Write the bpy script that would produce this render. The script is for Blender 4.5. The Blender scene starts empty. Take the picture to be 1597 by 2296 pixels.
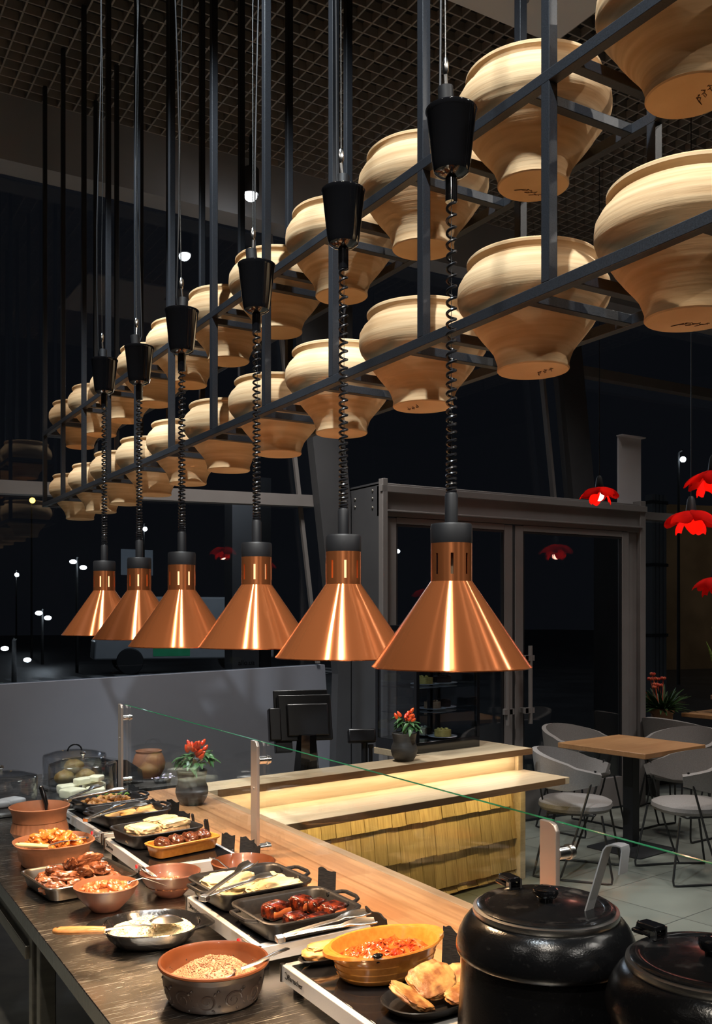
import bpy, math, random
from mathutils import Vector, Matrix, noise
from math import sin, cos, pi, radians as R
random.seed(7)
SC = bpy.context.scene
COL = SC.collection

# ------------------------------------------------------------------ materials
MATS = {}
def pm(name, c1, c2=None, scale=20, stretch=(1, 1, 1), rough=.5, metal=0, bump=0, bscale=None,
       coat=0, ramp=(.35, .65), aniso=0, em=None, ems=0, sss=0, spec=.5, detail=4, rv=0, bd=.003, tone=0):
    if name in MATS: return MATS[name]
    m = bpy.data.materials.new(name); m.use_nodes = True
    n = m.node_tree.nodes; l = m.node_tree.links
    b = n['Principled BSDF']
    b.inputs['Base Color'].default_value = (*c1, 1); b.inputs['Roughness'].default_value = rough
    b.inputs['Metallic'].default_value = metal; b.inputs['Coat Weight'].default_value = coat
    b.inputs['Coat Roughness'].default_value = .08
    b.inputs['Specular IOR Level'].default_value = spec
    b.inputs['Anisotropic'].default_value = aniso; b.inputs['Anisotropic Rotation'].default_value = .25 if aniso else 0
    if sss:
        b.inputs['Subsurface Weight'].default_value = sss; b.inputs['Subsurface Radius'].default_value = (.01, .005, .003)
    if em:
        b.inputs['Emission Color'].default_value = (*em, 1); b.inputs['Emission Strength'].default_value = ems
    if aniso:
        t = n.new('ShaderNodeTangent'); t.direction_type = 'RADIAL'; t.axis = 'Z'; l.new(t.outputs[0], b.inputs['Tangent'])
    if c2 or bump or rv:
        tc = n.new('ShaderNodeTexCoord'); mp = n.new('ShaderNodeMapping'); mp.inputs['Scale'].default_value = stretch
        l.new(tc.outputs['Object'], mp.inputs[0])
        nz = n.new('ShaderNodeTexNoise'); nz.inputs['Scale'].default_value = scale; nz.inputs['Detail'].default_value = detail
        l.new(mp.outputs[0], nz.inputs['Vector'])
        if c2:
            cr = n.new('ShaderNodeValToRGB'); e = cr.color_ramp.elements
            e[0].position, e[1].position = ramp; e[0].color = (*c1, 1); e[1].color = (*c2, 1)
            l.new(nz.outputs[0], cr.inputs[0]); l.new(cr.outputs[0], b.inputs['Base Color'])
            if tone:      # every piece its own tone
                oi = n.new('ShaderNodeObjectInfo'); hs = n.new('ShaderNodeHueSaturation'); tr_ = n.new('ShaderNodeMapRange')
                tr_.inputs[3].default_value = 1 - tone; tr_.inputs[4].default_value = 1 + tone
                l.new(oi.outputs['Random'], tr_.inputs[0]); l.new(tr_.outputs[0], hs.inputs['Value']); l.new(cr.outputs[0], hs.inputs['Color']); l.new(hs.outputs[0], b.inputs['Base Color'])
        if rv:
            mr = n.new('ShaderNodeMapRange'); mr.inputs[1].default_value = .3; mr.inputs[2].default_value = .7
            mr.inputs[3].default_value = rough - rv; mr.inputs[4].default_value = rough + rv
            l.new(nz.outputs[0], mr.inputs[0]); l.new(mr.outputs[0], b.inputs['Roughness'])
        if bump:
            n2 = nz
            if bscale:
                n2 = n.new('ShaderNodeTexNoise'); n2.inputs['Scale'].default_value = bscale; n2.inputs['Detail'].default_value = 5
                l.new(mp.outputs[0], n2.inputs['Vector'])
            bp = n.new('ShaderNodeBump'); bp.inputs['Strength'].default_value = bump; bp.inputs['Distance'].default_value = bd
            l.new(n2.outputs[0], bp.inputs['Height']); l.new(bp.outputs[0], b.inputs['Normal'])
    MATS[name] = m
    return m

def emit(name, col, s):
    if name in MATS: return MATS[name]
    m = bpy.data.materials.new(name); m.use_nodes = True; n = m.node_tree.nodes; l = m.node_tree.links
    n.clear(); o = n.new('ShaderNodeOutputMaterial'); e = n.new('ShaderNodeEmission')
    e.inputs[0].default_value = (*col, 1); e.inputs[1].default_value = s; l.new(e.outputs[0], o.inputs[0])
    MATS[name] = m; return m

def thin_glass(name, tint=(.97, .99, .98), refl=1.0, rough=0.0, base=.04):
    if name in MATS: return MATS[name]
    m = bpy.data.materials.new(name); m.use_nodes = True; n = m.node_tree.nodes; l = m.node_tree.links
    n.clear(); o = n.new('ShaderNodeOutputMaterial'); mx = n.new('ShaderNodeMixShader')
    t = n.new('ShaderNodeBsdfTransparent'); t.inputs[0].default_value = (*tint, 1)
    g = n.new('ShaderNodeBsdfGlossy'); g.inputs['Roughness'].default_value = rough; g.inputs['Color'].default_value = (refl, refl, refl, 1)
    lw = n.new('ShaderNodeLayerWeight'); lw.inputs[0].default_value = .5
    p = n.new('ShaderNodeMath'); p.operation = 'POWER'; p.inputs[1].default_value = 5
    mr = n.new('ShaderNodeMapRange'); mr.inputs[3].default_value = base; mr.inputs[4].default_value = 1
    l.new(lw.outputs['Facing'], p.inputs[0]); l.new(p.outputs[0], mr.inputs[0]); l.new(mr.outputs[0], mx.inputs[0])
    l.new(t.outputs[0], mx.inputs[1]); l.new(g.outputs[0], mx.inputs[2]); l.new(mx.outputs[0], o.inputs[0])
    MATS[name] = m; return m

def wood(name, ca, cb, cc, plank=.11, axis='Y', rough=.42, length=.9, coat=.15):
    """board timber: planks run along axis, each plank with its own tone and grain"""
    if name in MATS: return MATS[name]
    m = bpy.data.materials.new(name); m.use_nodes = True; n = m.node_tree.nodes; l = m.node_tree.links
    b = n['Principled BSDF']; b.inputs['Roughness'].default_value = rough; b.inputs['Coat Weight'].default_value = coat
    b.inputs['Coat Roughness'].default_value = .25
    tc = n.new('ShaderNodeTexCoord'); mp = n.new('ShaderNodeMapping')
    if axis == 'Y': mp.inputs['Rotation'].default_value = (0, 0, R(90))
    l.new(tc.outputs['Object'], mp.inputs[0])
    br = n.new('ShaderNodeTexBrick'); br.inputs['Scale'].default_value = 1
    br.inputs['Brick Width'].default_value = length; br.inputs['Row Height'].default_value = plank
    br.inputs['Mortar Size'].default_value = .0012; br.inputs['Color1'].default_value = (0, 0, 0, 1); br.inputs['Color2'].default_value = (1, 1, 1, 1)
    br.inputs['Mortar'].default_value = (.3, .3, .3, 1)
    l.new(mp.outputs[0], br.inputs['Vector'])
    m2 = n.new('ShaderNodeMapping'); m2.inputs['Scale'].default_value = (3, 45, 45); l.new(mp.outputs[0], m2.inputs[0])
    nz = n.new('ShaderNodeTexNoise'); nz.inputs['Scale'].default_value = 1; nz.inputs['Detail'].default_value = 6; nz.inputs['Distortion'].default_value = .6
    l.new(m2.outputs[0], nz.inputs['Vector'])
    r1 = n.new('ShaderNodeValToRGB'); e = r1.color_ramp.elements
    e[0].position, e[1].position = .3, .72; e[0].color = (*ca, 1); e[1].color = (*cb, 1)
    l.new(nz.outputs[0], r1.inputs[0])
    mx = n.new('ShaderNodeMixRGB'); mx.inputs[2].default_value = (*cc, 1)
    ml = n.new('ShaderNodeMath'); ml.operation = 'MULTIPLY'; ml.inputs[1].default_value = .55
    l.new(br.outputs['Color'], ml.inputs[0]); l.new(ml.outputs[0], mx.inputs[0]); l.new(r1.outputs[0], mx.inputs[1])
    l.new(mx.outputs[0], b.inputs['Base Color'])
    bp = n.new('ShaderNodeBump'); bp.inputs['Strength'].default_value = .08; bp.inputs['Distance'].default_value = .004
    l.new(nz.outputs[0], bp.inputs['Height']); l.new(bp.outputs[0], b.inputs['Normal'])
    MATS[name] = m; return m

def scratched_steel():
    m = bpy.data.materials.new('scratched_steel'); m.use_nodes = True; n = m.node_tree.nodes; l = m.node_tree.links
    b = n['Principled BSDF']; b.inputs['Metallic'].default_value = 1
    b.inputs['Base Color'].default_value = (.34, .32, .29, 1)
    tc = n.new('ShaderNodeTexCoord')
    def streak(rot, sc, lo, hi):
        mp = n.new('ShaderNodeMapping'); mp.inputs['Rotation'].default_value = (0, 0, rot); mp.inputs['Scale'].default_value = sc
        l.new(tc.outputs['Object'], mp.inputs[0])
        nz = n.new('ShaderNodeTexNoise'); nz.inputs['Scale'].default_value = 1; nz.inputs['Detail'].default_value = 3; nz.inputs['Distortion'].default_value = 1.3
        l.new(mp.outputs[0], nz.inputs['Vector'])
        r = n.new('ShaderNodeMapRange'); r.inputs[1].default_value = lo; r.inputs[2].default_value = hi
        l.new(nz.outputs[0], r.inputs[0]); return r.outputs[0]
    def mth(op, a, bb):
        k = n.new('ShaderNodeMath'); k.operation = op
        for i, v in enumerate((a, bb)):
            if isinstance(v, (int, float)): k.inputs[i].default_value = v
            else: l.new(v, k.inputs[i])
        return k.outputs[0]
    s1 = streak(R(12), (6, 300, 1), .66, .72)
    s2 = streak(R(-35), (7, 280, 1), .66, .73)
    s3 = streak(R(48), (12, 260, 1), .68, .75)
    patch = streak(0, (7, 6, 1), .25, .75)
    sc = mth('MAXIMUM', mth('MAXIMUM', s1, s2), s3)
    sc = mth('MULTIPLY', sc, mth('ADD', patch, .25))
    rg = mth('ADD', mth('MULTIPLY', sc, .30), mth('ADD', mth('MULTIPLY', patch, .045), .22))
    l.new(rg, b.inputs['Roughness'])
    mx = n.new('ShaderNodeMixRGB'); mx.inputs[1].default_value = (.45, .43, .40, 1); mx.inputs[2].default_value = (.85, .82, .76, 1)
    cl = mth('MINIMUM', sc, 1); l.new(cl, mx.inputs[0]); l.new(mx.outputs[0], b.inputs['Base Color'])
    bp = n.new('ShaderNodeBump'); bp.inputs['Strength'].default_value = .12; bp.inputs['Distance'].default_value = .001
    l.new(sc, bp.inputs['Height']); l.new(bp.outputs[0], b.inputs['Normal'])
    return m

def clay_mat():
    """unglazed pale clay with throwing rings around z"""
    m = bpy.data.materials.new('pale_clay'); m.use_nodes = True; n = m.node_tree.nodes; l = m.node_tree.links
    b = n['Principled BSDF']; b.inputs['Roughness'].default_value = .85; b.inputs['Specular IOR Level'].default_value = .2
    tc = n.new('ShaderNodeTexCoord'); mp = n.new('ShaderNodeMapping'); mp.inputs['Scale'].default_value = (2.2, 2.2, 42)
    l.new(tc.outputs['Object'], mp.inputs[0])
    oi = n.new('ShaderNodeObjectInfo')
    ad = n.new('ShaderNodeVectorMath'); ad.operation = 'ADD'; l.new(mp.outputs[0], ad.inputs[0]); l.new(oi.outputs['Random'], ad.inputs[1])
    nz = n.new('ShaderNodeTexNoise'); nz.inputs['Scale'].default_value = 1.6; nz.inputs['Detail'].default_value = 5
    l.new(ad.outputs[0], nz.inputs['Vector'])
    r = n.new('ShaderNodeValToRGB'); e = r.color_ramp.elements
    e[0].position, e[1].position = .33, .68; e[0].color = (.66, .40, .20, 1); e[1].color = (.86, .60, .34, 1)
    l.new(nz.outputs[0], r.inputs[0]); l.new(r.outputs[0], b.inputs['Base Color'])
    bp = n.new('ShaderNodeBump'); bp.inputs['Strength'].default_value = .35; bp.inputs['Distance'].default_value = .006
    l.new(nz.outputs[0], bp.inputs['Height']); l.new(bp.outputs[0], b.inputs['Normal'])
    return m

CLAY = clay_mat(); STEEL_TOP = scratched_steel()
BLACKM = pm('black_powder_steel', (.018, .019, .022), (.028, .030, .036), scale=300, rough=.42, bump=.08)
COPPER = pm('spun_copper', (.60, .18, .058), rough=.20, metal=.70, aniso=.92)
COPPERN = pm('copper_neck', (.62, .20, .068), rough=.26, metal=.80, aniso=.85)
WHITE_EN = pm('white_inner_enamel', (.85, .82, .75), rough=.4)
GLOSSB = pm('gloss_black_plastic', (.006, .006, .007), rough=.08, coat=.5)
MATB = pm('matte_black_plastic', (.014, .014, .016), rough=.5, bump=.03, scale=400)
COILM = pm('coiled_black_cord', (.01, .01, .012), rough=.28)
UTEN = pm('utensil_steel', (.72, .71, .69), rough=.26, metal=1)
CHROME = pm('chrome', (.80, .79, .77), rough=.2, metal=1)
STEEL = pm('brushed_steel', (.55, .54, .52), (.66, .65, .62), scale=30, stretch=(1, 1, 30), rough=.3, metal=1)
STEELD = pm('dull_steel_leg', (.30, .29, .26), (.38, .36, .32), scale=8, stretch=(1, 1, 6), rough=.42, metal=1)
POSTM = pm('satin_nickel', (.46, .38, .32), rough=.36, metal=.72)
WIRE = pm('steel_wire', (.22, .23, .23), (.08, .08, .08), scale=500, rough=.35, metal=1)
GLASS = thin_glass('guard_glass', (.985, .995, .99), base=.010)
GLASS_EDGE = pm('green_glass_edge', (.03, .22, .09), rough=.15, coat=.6)
WINDOW = thin_glass('window_glass', (.80, .83, .86), refl=.9, base=.07)
DOME = thin_glass('clear_dome', (.93, .94, .95), refl=.95, base=.07)
WOODC = wood('butcher_block_oak', (.40, .185, .075), (.58, .30, .13), (.34, .145, .055), plank=.14, axis='Y')
WOODS = wood('light_oak_board', (.50, .37, .225), (.62, .49, .32), (.45, .32, .19), plank=.21, axis='X', length=2.6)
WOODE = wood('shaded_oak_edge', (.17, .085, .036), (.25, .135, .06), (.15, .075, .03), plank=.3, axis='X', length=3)  # darker brown edge oak, with the ledge front's shade painted into the colour
WOODT = wood('table_oak', (.36, .18, .075), (.46, .25, .11), (.32, .15, .06), plank=.1, axis='X')
SHING = pm('wood_shingle', (.42, .275, .11), (.58, .40, .175), scale=6, stretch=(14, 1, 1.2), rough=.6, bump=.2, tone=.17)
CAST = pm('cast_iron_enamel', (.010, .010, .011), (.016, .015, .015), scale=120, rough=.34, spec=.35)
ENAM = pm('speckled_black_enamel', (.010, .010, .011), (.05, .05, .05), scale=220, ramp=(.66, .74), rough=.16, coat=.5, bump=.15, bscale=180)
CAV = pm('hammered_black_kettle', (.005, .005, .0055), (.012, .012, .012), scale=140, ramp=(.6, .75), rough=.20, spec=.35, bump=.3, bscale=300, bd=.0012)
LIDM = pm('worn_black_lid', (.012, .012, .013), (.14, .13, .12), scale=26, ramp=(.6, .86), rough=.24, rv=.1, metal=.5, coat=.3)
TERRA = pm('terracotta', (.19, .075, .033), (.26, .10, .045), scale=12, rough=.7, bump=.1, bscale=120)
TERRAD = pm('smoked_terracotta', (.07, .030, .022), (.17, .065, .04), scale=9, rough=.38, bump=.05, coat=.2)
TERRAI = pm('glazed_terracotta_inside', (.085, .026, .010), (.13, .040, .014), scale=14, rough=.3, coat=.3)
RELIEF = pm('dark_smoked_relief_clay', (.018, .011, .009), (.030, .018, .014), scale=20, rough=.42, spec=.35, bump=.05)
YCLAY = pm('mustard_glaze', (.44, .165, .026), (.51, .205, .036), scale=90, rough=.25, coat=.4)
PGREY = pm('grey_ceramic_pot', (.05, .046, .043), (.075, .07, .065), scale=12, stretch=(1, 1, 8), rough=.5)
SOIL = pm('soil', (.02, .013, .008), (.05, .035, .02), scale=120, rough=.9, bump=.5)
LEAF = pm('leaf_green', (.035, .11, .03), (.07, .18, .055), scale=30, rough=.4, coat=.2)
LEAFD = pm('dark_leaf', (.02, .05, .012), (.04, .09, .02), scale=30, rough=.5)
CHILI = pm('red_chili', (.72, .035, .012), (.80, .10, .015), scale=18, rough=.22, coat=.5)
PLATEG = pm('black_ceramic_glass', (.008, .008, .009), rough=.07, coat=.4)
ALU = pm('brushed_aluminium', (.58, .58, .58), (.66, .66, .66), scale=20, stretch=(1, 40, 40), rough=.34, metal=.4)
REDL = pm('red_pilot_lamp', (.7, .01, .015), rough=.2, em=(1, .03, .03), ems=.5)
BLACKTXT = pm('black_print', (.012, .012, .012), rough=.5)
SLATE = pm('black_slate_tag', (.005, .005, .006), (.014, .014, .014), scale=60, stretch=(1, 1, 6), rough=.6, bump=.2, spec=.2)
BAMBOO = pm('bamboo_handle', (.38, .155, .04), (.50, .24, .08), scale=8, stretch=(2, 18, 18), rough=.4, coat=.3)
FELT = pm('grey_upholstery', (.19, .175, .165), (.23, .215, .205), scale=180, rough=.95, bump=.15, spec=.1)
RODB = pm('black_rod', (.012, .012, .013), rough=.4)
DARKW = pm('dark_panel', (.02, .018, .016), (.03, .027, .024), scale=10, rough=.6)

# ------------------------------------------------------------------ mesh builder
class MB:
    def __init__(s): s.v = []; s.f = []
    def add(s, vs, fs):
        o = len(s.v); s.v += [tuple(p) for p in vs]; s.f += [tuple(i + o for i in q) for q in fs]; return s
    def box(s, c, d, rz=0, rot=None):
        M = rot if rot else Matrix.Rotation(rz, 3, 'Z')
        vs = [Vector(c) + M @ Vector((x * d[0] / 2, y * d[1] / 2, z * d[2] / 2)) for x in (-1, 1) for y in (-1, 1) for z in (-1, 1)]
        return s.add(vs, [(0, 1, 3, 2), (4, 6, 7, 5), (0, 4, 5, 1), (2, 3, 7, 6), (0, 2, 6, 4), (1, 5, 7, 3)])
    def loft(s, loops, cap0=False, cap1=False):
        n = len(loops[0]); vs = [p for lp in loops for p in lp]; fs = []
        for i in range(len(loops) - 1):
            for j in range(n):
                k = (j + 1) % n
                fs.append((i * n + j, i * n + k, (i + 1) * n + k, (i + 1) * n + j))
        if cap0: fs.append(tuple(reversed(range(n))))
        if cap1: fs.append(tuple(range((len(loops) - 1) * n, len(loops) * n)))
        return s.add(vs, fs)
    def lathe(s, prof, n=40, c=(0, 0, 0), sx=1, sy=1, p=2, cap0=True, cap1=True, rz=0, fn=None):
        loops = []
        for r, z in prof:
            lp = []
            for j in range(n):
                a = 2 * pi * j / n; ca, sa = cos(a), sin(a)
                k = (abs(ca) ** p + abs(sa) ** p) ** (-1 / p)
                rr = r * k + (fn(a, r, z) if fn else 0)
                x, y = rr * ca * sx, rr * sa * sy
                if rz: x, y = x * cos(rz) - y * sin(rz), x * sin(rz) + y * cos(rz)
                lp.append((c[0] + x, c[1] + y, c[2] + z))
            loops.append(lp)
        return s.loft(loops, cap0, cap1)
    def rrect(s, prof, hx, hy, rad=.03, c=(0, 0, 0), rz=0, n=6, cap0=True, cap1=True):
        """prof: (inset, z); rounded rectangle loops"""
        loops = []
        for ins, z in prof:
            a, b = hx - ins, hy - ins; r = max(.002, rad - ins * .6); r = min(r, a, b); lp = []
            for q, (sx, sy) in enumerate(((1, 1), (-1, 1), (-1, -1), (1, -1))):
                for i in range(n + 1):
                    t = pi / 2 * (q + i / n)
                    x, y = sx * (a - r) + r * cos(t), sy * (b - r) + r * sin(t)
                    lp.append((c[0] + x * cos(rz) - y * sin(rz), c[1] + x * sin(rz) + y * cos(rz), c[2] + z))
            loops.append(lp)
        return s.loft(loops, cap0, cap1)
    def tube(s, path, r, n=8, closed=False, flat=None):
        P = [Vector(p) for p in path]; m = len(P); loops = []; up = None
        for i in range(m):
            if closed: d = P[(i + 1) % m] - P[i - 1]
            else: d = P[min(i + 1, m - 1)] - P[max(i - 1, 0)]
            d.normalize()
            if up is None: up = Vector((0, 0, 1)) if abs(d.z) < .9 else Vector((1, 0, 0))
            a = d.cross(up)
            if a.length < 1e-6: a = d.orthogonal()
            a.normalize(); b = a.cross(d).normalized(); up = b
            rr = r[i] if isinstance(r, (list, tuple)) else r
            ra, rb = (rr, rr) if flat is None else (rr, rr * flat)
            loops.append([P[i] + a * ra * cos(2 * pi * j / n) + b * rb * sin(2 * pi * j / n) for j in range(n)])
        if closed: loops.append(loops[0]); return s.loft(loops)
        return s.loft(loops, True, True)
    def prism(s, pts, h, org=(0, 0, 0), u=(1, 0, 0), v=(0, 1, 0)):
        u = Vector(u).normalized(); v = Vector(v).normalized(); w = u.cross(v); O = Vector(org)
        a = [O + u * x + v * y for x, y in pts]; b = [p + w * h for p in a]
        return s.loft([a, b], True, True)
    def sheet(s, grid, th=.003):
        """grid[i][j] of points -> closed shell of thickness th"""
        ni, nj = len(grid), len(grid[0]); G = [[Vector(p) for p in r] for r in grid]
        N = [[None] * nj for _ in range(ni)]
        for i in range(ni):
            for j in range(nj):
                du = G[min(i + 1, ni - 1)][j] - G[max(i - 1, 0)][j]; dv = G[i][min(j + 1, nj - 1)] - G[i][max(j - 1, 0)]
                w = du.cross(dv); N[i][j] = w.normalized() if w.length > 1e-9 else Vector((0, 0, 1))
        vs = [G[i][j] + N[i][j] * th / 2 for i in range(ni) for j in range(nj)] + [G[i][j] - N[i][j] * th / 2 for i in range(ni) for j in range(nj)]
        K = ni * nj; fs = []
        id_ = lambda i, j: i * nj + j
        for i in range(ni - 1):
            for j in range(nj - 1):
                q = (id_(i, j), id_(i + 1, j), id_(i + 1, j + 1), id_(i, j + 1)); fs.append(q); fs.append(tuple(K + x for x in reversed(q)))
        rim = [id_(i, 0) for i in range(ni)] + [id_(ni - 1, j) for j in range(1, nj)] + [id_(i, nj - 1) for i in range(ni - 2, -1, -1)] + [id_(0, j) for j in range(nj - 2, 0, -1)]
        for a, b in zip(rim, rim[1:] + rim[:1]): fs.append((a, K + a, K + b, b))
        return s.add(vs, fs)
    def blob(s, c, d, amp=.15, freq=3, seed=0, sub=3, rot=None, flatten=None):
        """organic lump: noise displaced ellipsoid of full size d"""
        vs, fs = ICO(sub); out = []
        M = rot if rot else Matrix.Identity(3); off = Vector((seed * 7.3, seed * 3.1, seed * 1.7))
        for p in vs:
            k = 1 + amp * noise.noise(p * freq * .5 + off) + amp * .5 * noise.noise(p * freq * 1.4 + off)
            q = p * k
            if flatten: q = Vector([math.copysign(abs(t) ** flatten, t) for t in q])
            q = Vector((q.x * d[0] / 2, q.y * d[1] / 2, q.z * d[2] / 2))
            out.append(Vector(c) + M @ q)
        return s.add(out, fs)
    def build(s, name, mat, parent=None, smooth=True, bevel=0, angle=38, loc=None):
        me = bpy.data.meshes.new(name); me.from_pydata(s.v, [], s.f)
        import bmesh
        bm = bmesh.new(); bm.from_mesh(me); bmesh.ops.recalc_face_normals(bm, faces=bm.faces); bm.to_mesh(me); bm.free()
        me.materials.append(mat)
        if smooth:
            me.polygons.foreach_set('use_smooth', [True] * len(me.polygons)); me.set_sharp_from_angle(angle=R(angle))
        o = bpy.data.objects.new(name, me); COL.objects.link(o)
        if parent: o.parent = parent
        if loc: o.location = loc
        if bevel:
            b = o.modifiers.new('bevel', 'BEVEL'); b.width = bevel; b.segments = 2; b.limit_method = 'ANGLE'
        return o
_ico = {}
def ICO(sub):
    if sub not in _ico:
        import bmesh
        bm = bmesh.new(); bmesh.ops.create_icosphere(bm, subdivisions=sub, radius=1)
        _ico[sub] = ([v.co.copy() for v in bm.verts], [tuple(v.index for v in f.verts) for f in bm.faces]); bm.free()
    return _ico[sub]

def tag(o, label, cat, group=None, kind=None):
    o['label'] = label; o['category'] = cat
    if group: o['group'] = group
    if kind: o['kind'] = kind
    return o
def thing(name, label, cat, loc=(0, 0, 0), rz=0, group=None):
    o = bpy.data.objects.new(name, None); COL.objects.link(o); o.empty_display_size = .05
    o.location = loc; o.rotation_euler = (0, 0, rz); return tag(o, label, cat, group)
def struct(name, mb, mat, parent=None, **k):
    o = mb.build(name, mat, parent, **k)
    if not parent: o['kind'] = 'structure'
    return o
def dup(root, loc, rz=None, label=None):
    r = root.copy(); COL.objects.link(r); r.location = loc
    if rz is not None: r.rotation_euler = (0, 0, rz)
    if label: r['label'] = label
    for ch in list(root.children):
        c = ch.copy(); COL.objects.link(c); c.parent = r
        for g in list(ch.children):
            d = g.copy(); COL.objects.link(d); d.parent = c
    return r
def text(name, body, size, mat, parent, loc, rot, ext=.0006, font_shear=0):
    cu = bpy.data.curves.new(name, 'FONT'); cu.body = body; cu.size = size; cu.extrude = ext; cu.resolution_u = 3
    t = bpy.data.objects.new(name + '_tmp', cu); COL.objects.link(t)
    dg = bpy.context.evaluated_depsgraph_get(); me = bpy.data.meshes.new_from_object(t.evaluated_get(dg))
    bpy.data.objects.remove(t); bpy.data.curves.remove(cu)
    me.materials.clear(); me.materials.append(mat)
    o = bpy.data.objects.new(name, me); COL.objects.link(o); o.parent = parent; o.location = loc; o.rotation_euler = rot
    return o
ORD = ['nearest', 'second', 'third', 'fourth', 'fifth', 'sixth', 'seventh', 'eighth', 'ninth', 'tenth', 'farthest']
# ------------------------------------------------------------------ setting
def tile_mat():
    m = bpy.data.materials.new('floor_tile'); m.use_nodes = True; n = m.node_tree.nodes; l = m.node_tree.links
    b = n['Principled BSDF']; b.inputs['Roughness'].default_value = .38
    tc = n.new('ShaderNodeTexCoord'); mp = n.new('ShaderNodeMapping'); mp.inputs['Rotation'].default_value = (0, 0, R(-8)); l.new(tc.outputs['Object'], mp.inputs[0])
    br = n.new('ShaderNodeTexBrick'); br.inputs['Scale'].default_value = 1; br.offset = 0
    br.inputs['Brick Width'].default_value = .6; br.inputs['Row Height'].default_value = .6; br.inputs['Mortar Size'].default_value = .003
    br.inputs['Color1'].default_value = (.215, .225, .195, 1); br.inputs['Color2'].default_value = (.25, .26, .225, 1); br.inputs['Mortar'].default_value = (.06, .06, .055, 1)
    l.new(mp.outputs[0], br.inputs['Vector'])
    nz = n.new('ShaderNodeTexNoise'); nz.inputs['Scale'].default_value = 3; nz.inputs['Detail'].default_value = 6; l.new(mp.outputs[0], nz.inputs['Vector'])
    mx = n.new('ShaderNodeMixRGB'); mx.blend_type = 'MULTIPLY'; mx.inputs[0].default_value = .5
    l.new(br.outputs['Color'], mx.inputs[1]); l.new(nz.outputs[0], mx.inputs[2]); l.new(mx.outputs[0], b.inputs['Base Color'])
    return m
FRAMEM = pm('grey_painted_aluminium', (.17, .155, .15), (.19, .175, .17), scale=4, rough=.45)
COLM = pm('dark_grey_column', (.052, .052, .057), (.062, .062, .067), scale=3, rough=.6)
WALLM = pm('slate_grey_wall', (.19, .195, .23), (.21, .215, .25), scale=2, rough=.75)
CEILM = pm('dark_plenum', (.012, .011, .010), (.02, .018, .016), scale=1.5, rough=.9)
GRIDM = pm('grey_open_cell_blade', (.26, .24, .22), (.30, .275, .25), scale=2, rough=.7)
BULKM = pm('grey_bulkhead', (.34, .34, .35), (.37, .37, .38), scale=2, rough=.8)
WPANEL = pm('white_ceiling_panel', (.75, .75, .75), rough=.8)
SIDEM = pm('dim_plaster', (.10, .095, .09), (.12, .115, .11), scale=2, rough=.85)

struct('floor', MB().box((4.5, 1.3, -.05), (15, 10.8, .1)), tile_mat())
ce = struct('ceiling', MB().box((4.5, 1.3, 5.42), (15, 10.8, .1)), CEILM)
g = MB()
for i in range(49): g.box((4.15, 1.5 + i * .1, 5.055), (9.3, .010, .05))
for i in range(94): g.box((-.5 + i * .1, 3.9, 5.0555), (.010, 4.8, .049))
struct('open_cell_grid', g, GRIDM, ce, smooth=False)
p = struct('trim_1', MB().box((3.13, 3.5, 5.022), (1.30, 1.20, .02)), WPANEL, bevel=.003)
sp = MB().lathe([(.03, 0), (.03, .008), (.012, .012), (.010, .03)], 16); s_ = sp.build('sprinkler', CHROME, p, loc=(3.35, 3.86, 4.982))
struct('wall_left', MB().box((-3.05, 1.3, 2.7), (.1, 10.8, 5.4)), SIDEM)
struct('wall_right', MB().box((12.05, 1.3, 2.7), (.1, 10.8, 5.4)), SIDEM)
struct('wall_behind', MB().box((4.5, -4.15, 2.7), (15, .1, 5.4)), SIDEM)
# facade: parapet, bulkhead, beams, leaning columns, panes
zt = lambda x: 1.252 + .0259 * (x - 1.196)
struct('wall_front', MB().prism([(-3, 0), (3.76, 0), (3.66, zt(3.68)), (-3, zt(-3))], -.12, (0, 6.60, 0), (1, 0, 0), (0, 0, 1)), WALLM, smooth=False)
struct('wall_bulkhead', MB().box((4.5, 6.5, 5.02), (15, .22, .74)), BULKM)
struct('trim_2', MB().prism([(-3, 2.43), (3.60, 2.565), (3.60, 2.655), (-3, 2.515)], -.10, (0, 6.53, 0), (1, 0, 0), (0, 0, 1)), FRAMEM, smooth=False)
struct('trim_3', MB().prism([(3.795, 0), (3.64, 0), (3.68, 1.25), (3.26, 4.65), (3.56, 4.65), (3.795, 2.6)][::-1], -.10, (0, 6.42, 0), (1, 0, 0), (0, 0, 1)), COLM, smooth=False)
struct('trim_4', MB().prism([(6.16, 2.70), (6.44, 2.70), (6.19, 4.65), (5.92, 4.65)], -.12, (0, 6.40, 0), (1, 0, 0), (0, 0, 1)), COLM, smooth=False)
struct('trim_5', MB().box((9.1, 6.46, 3.97), (5.7, .1, .09)), FRAMEM)
struct('trim_6', MB().box((9.35, 6.56, 2.69), (5.2, .1, .075)), FRAMEM)
struct('trim_7', MB().prism([(6.02, 2.70), (6.05, 2.70), (5.80, 4.65), (5.77, 4.65)], -.05, (0, 6.50, 0), (1, 0, 0), (0, 0, 1)), FRAMEM, smooth=False)
struct('trim_8', MB().prism([(3.58, 1.33), (3.61, 1.33), (3.19, 4.65), (3.16, 4.65)], -.03, (0, 6.585, 0), (1, 0, 0), (0, 0, 1)), FRAMEM, smooth=False)
struct('window_1', MB().box((.32, 6.64, 1.88), (6.6, .012, 1.42)), WINDOW, smooth=False)
struct('window_2', MB().box((.32, 6.64, 3.62), (6.6, .012, 2.04)), WINDOW, smooth=False)
struct('window_3', MB().box((7.9, 6.64, 3.68), (8.2, .012, 1.93)), WINDOW, smooth=False)
struct('window_4', MB().box((9.35, 6.64, 1.34), (5.2, .012, 2.6)), WINDOW, smooth=False)
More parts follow.
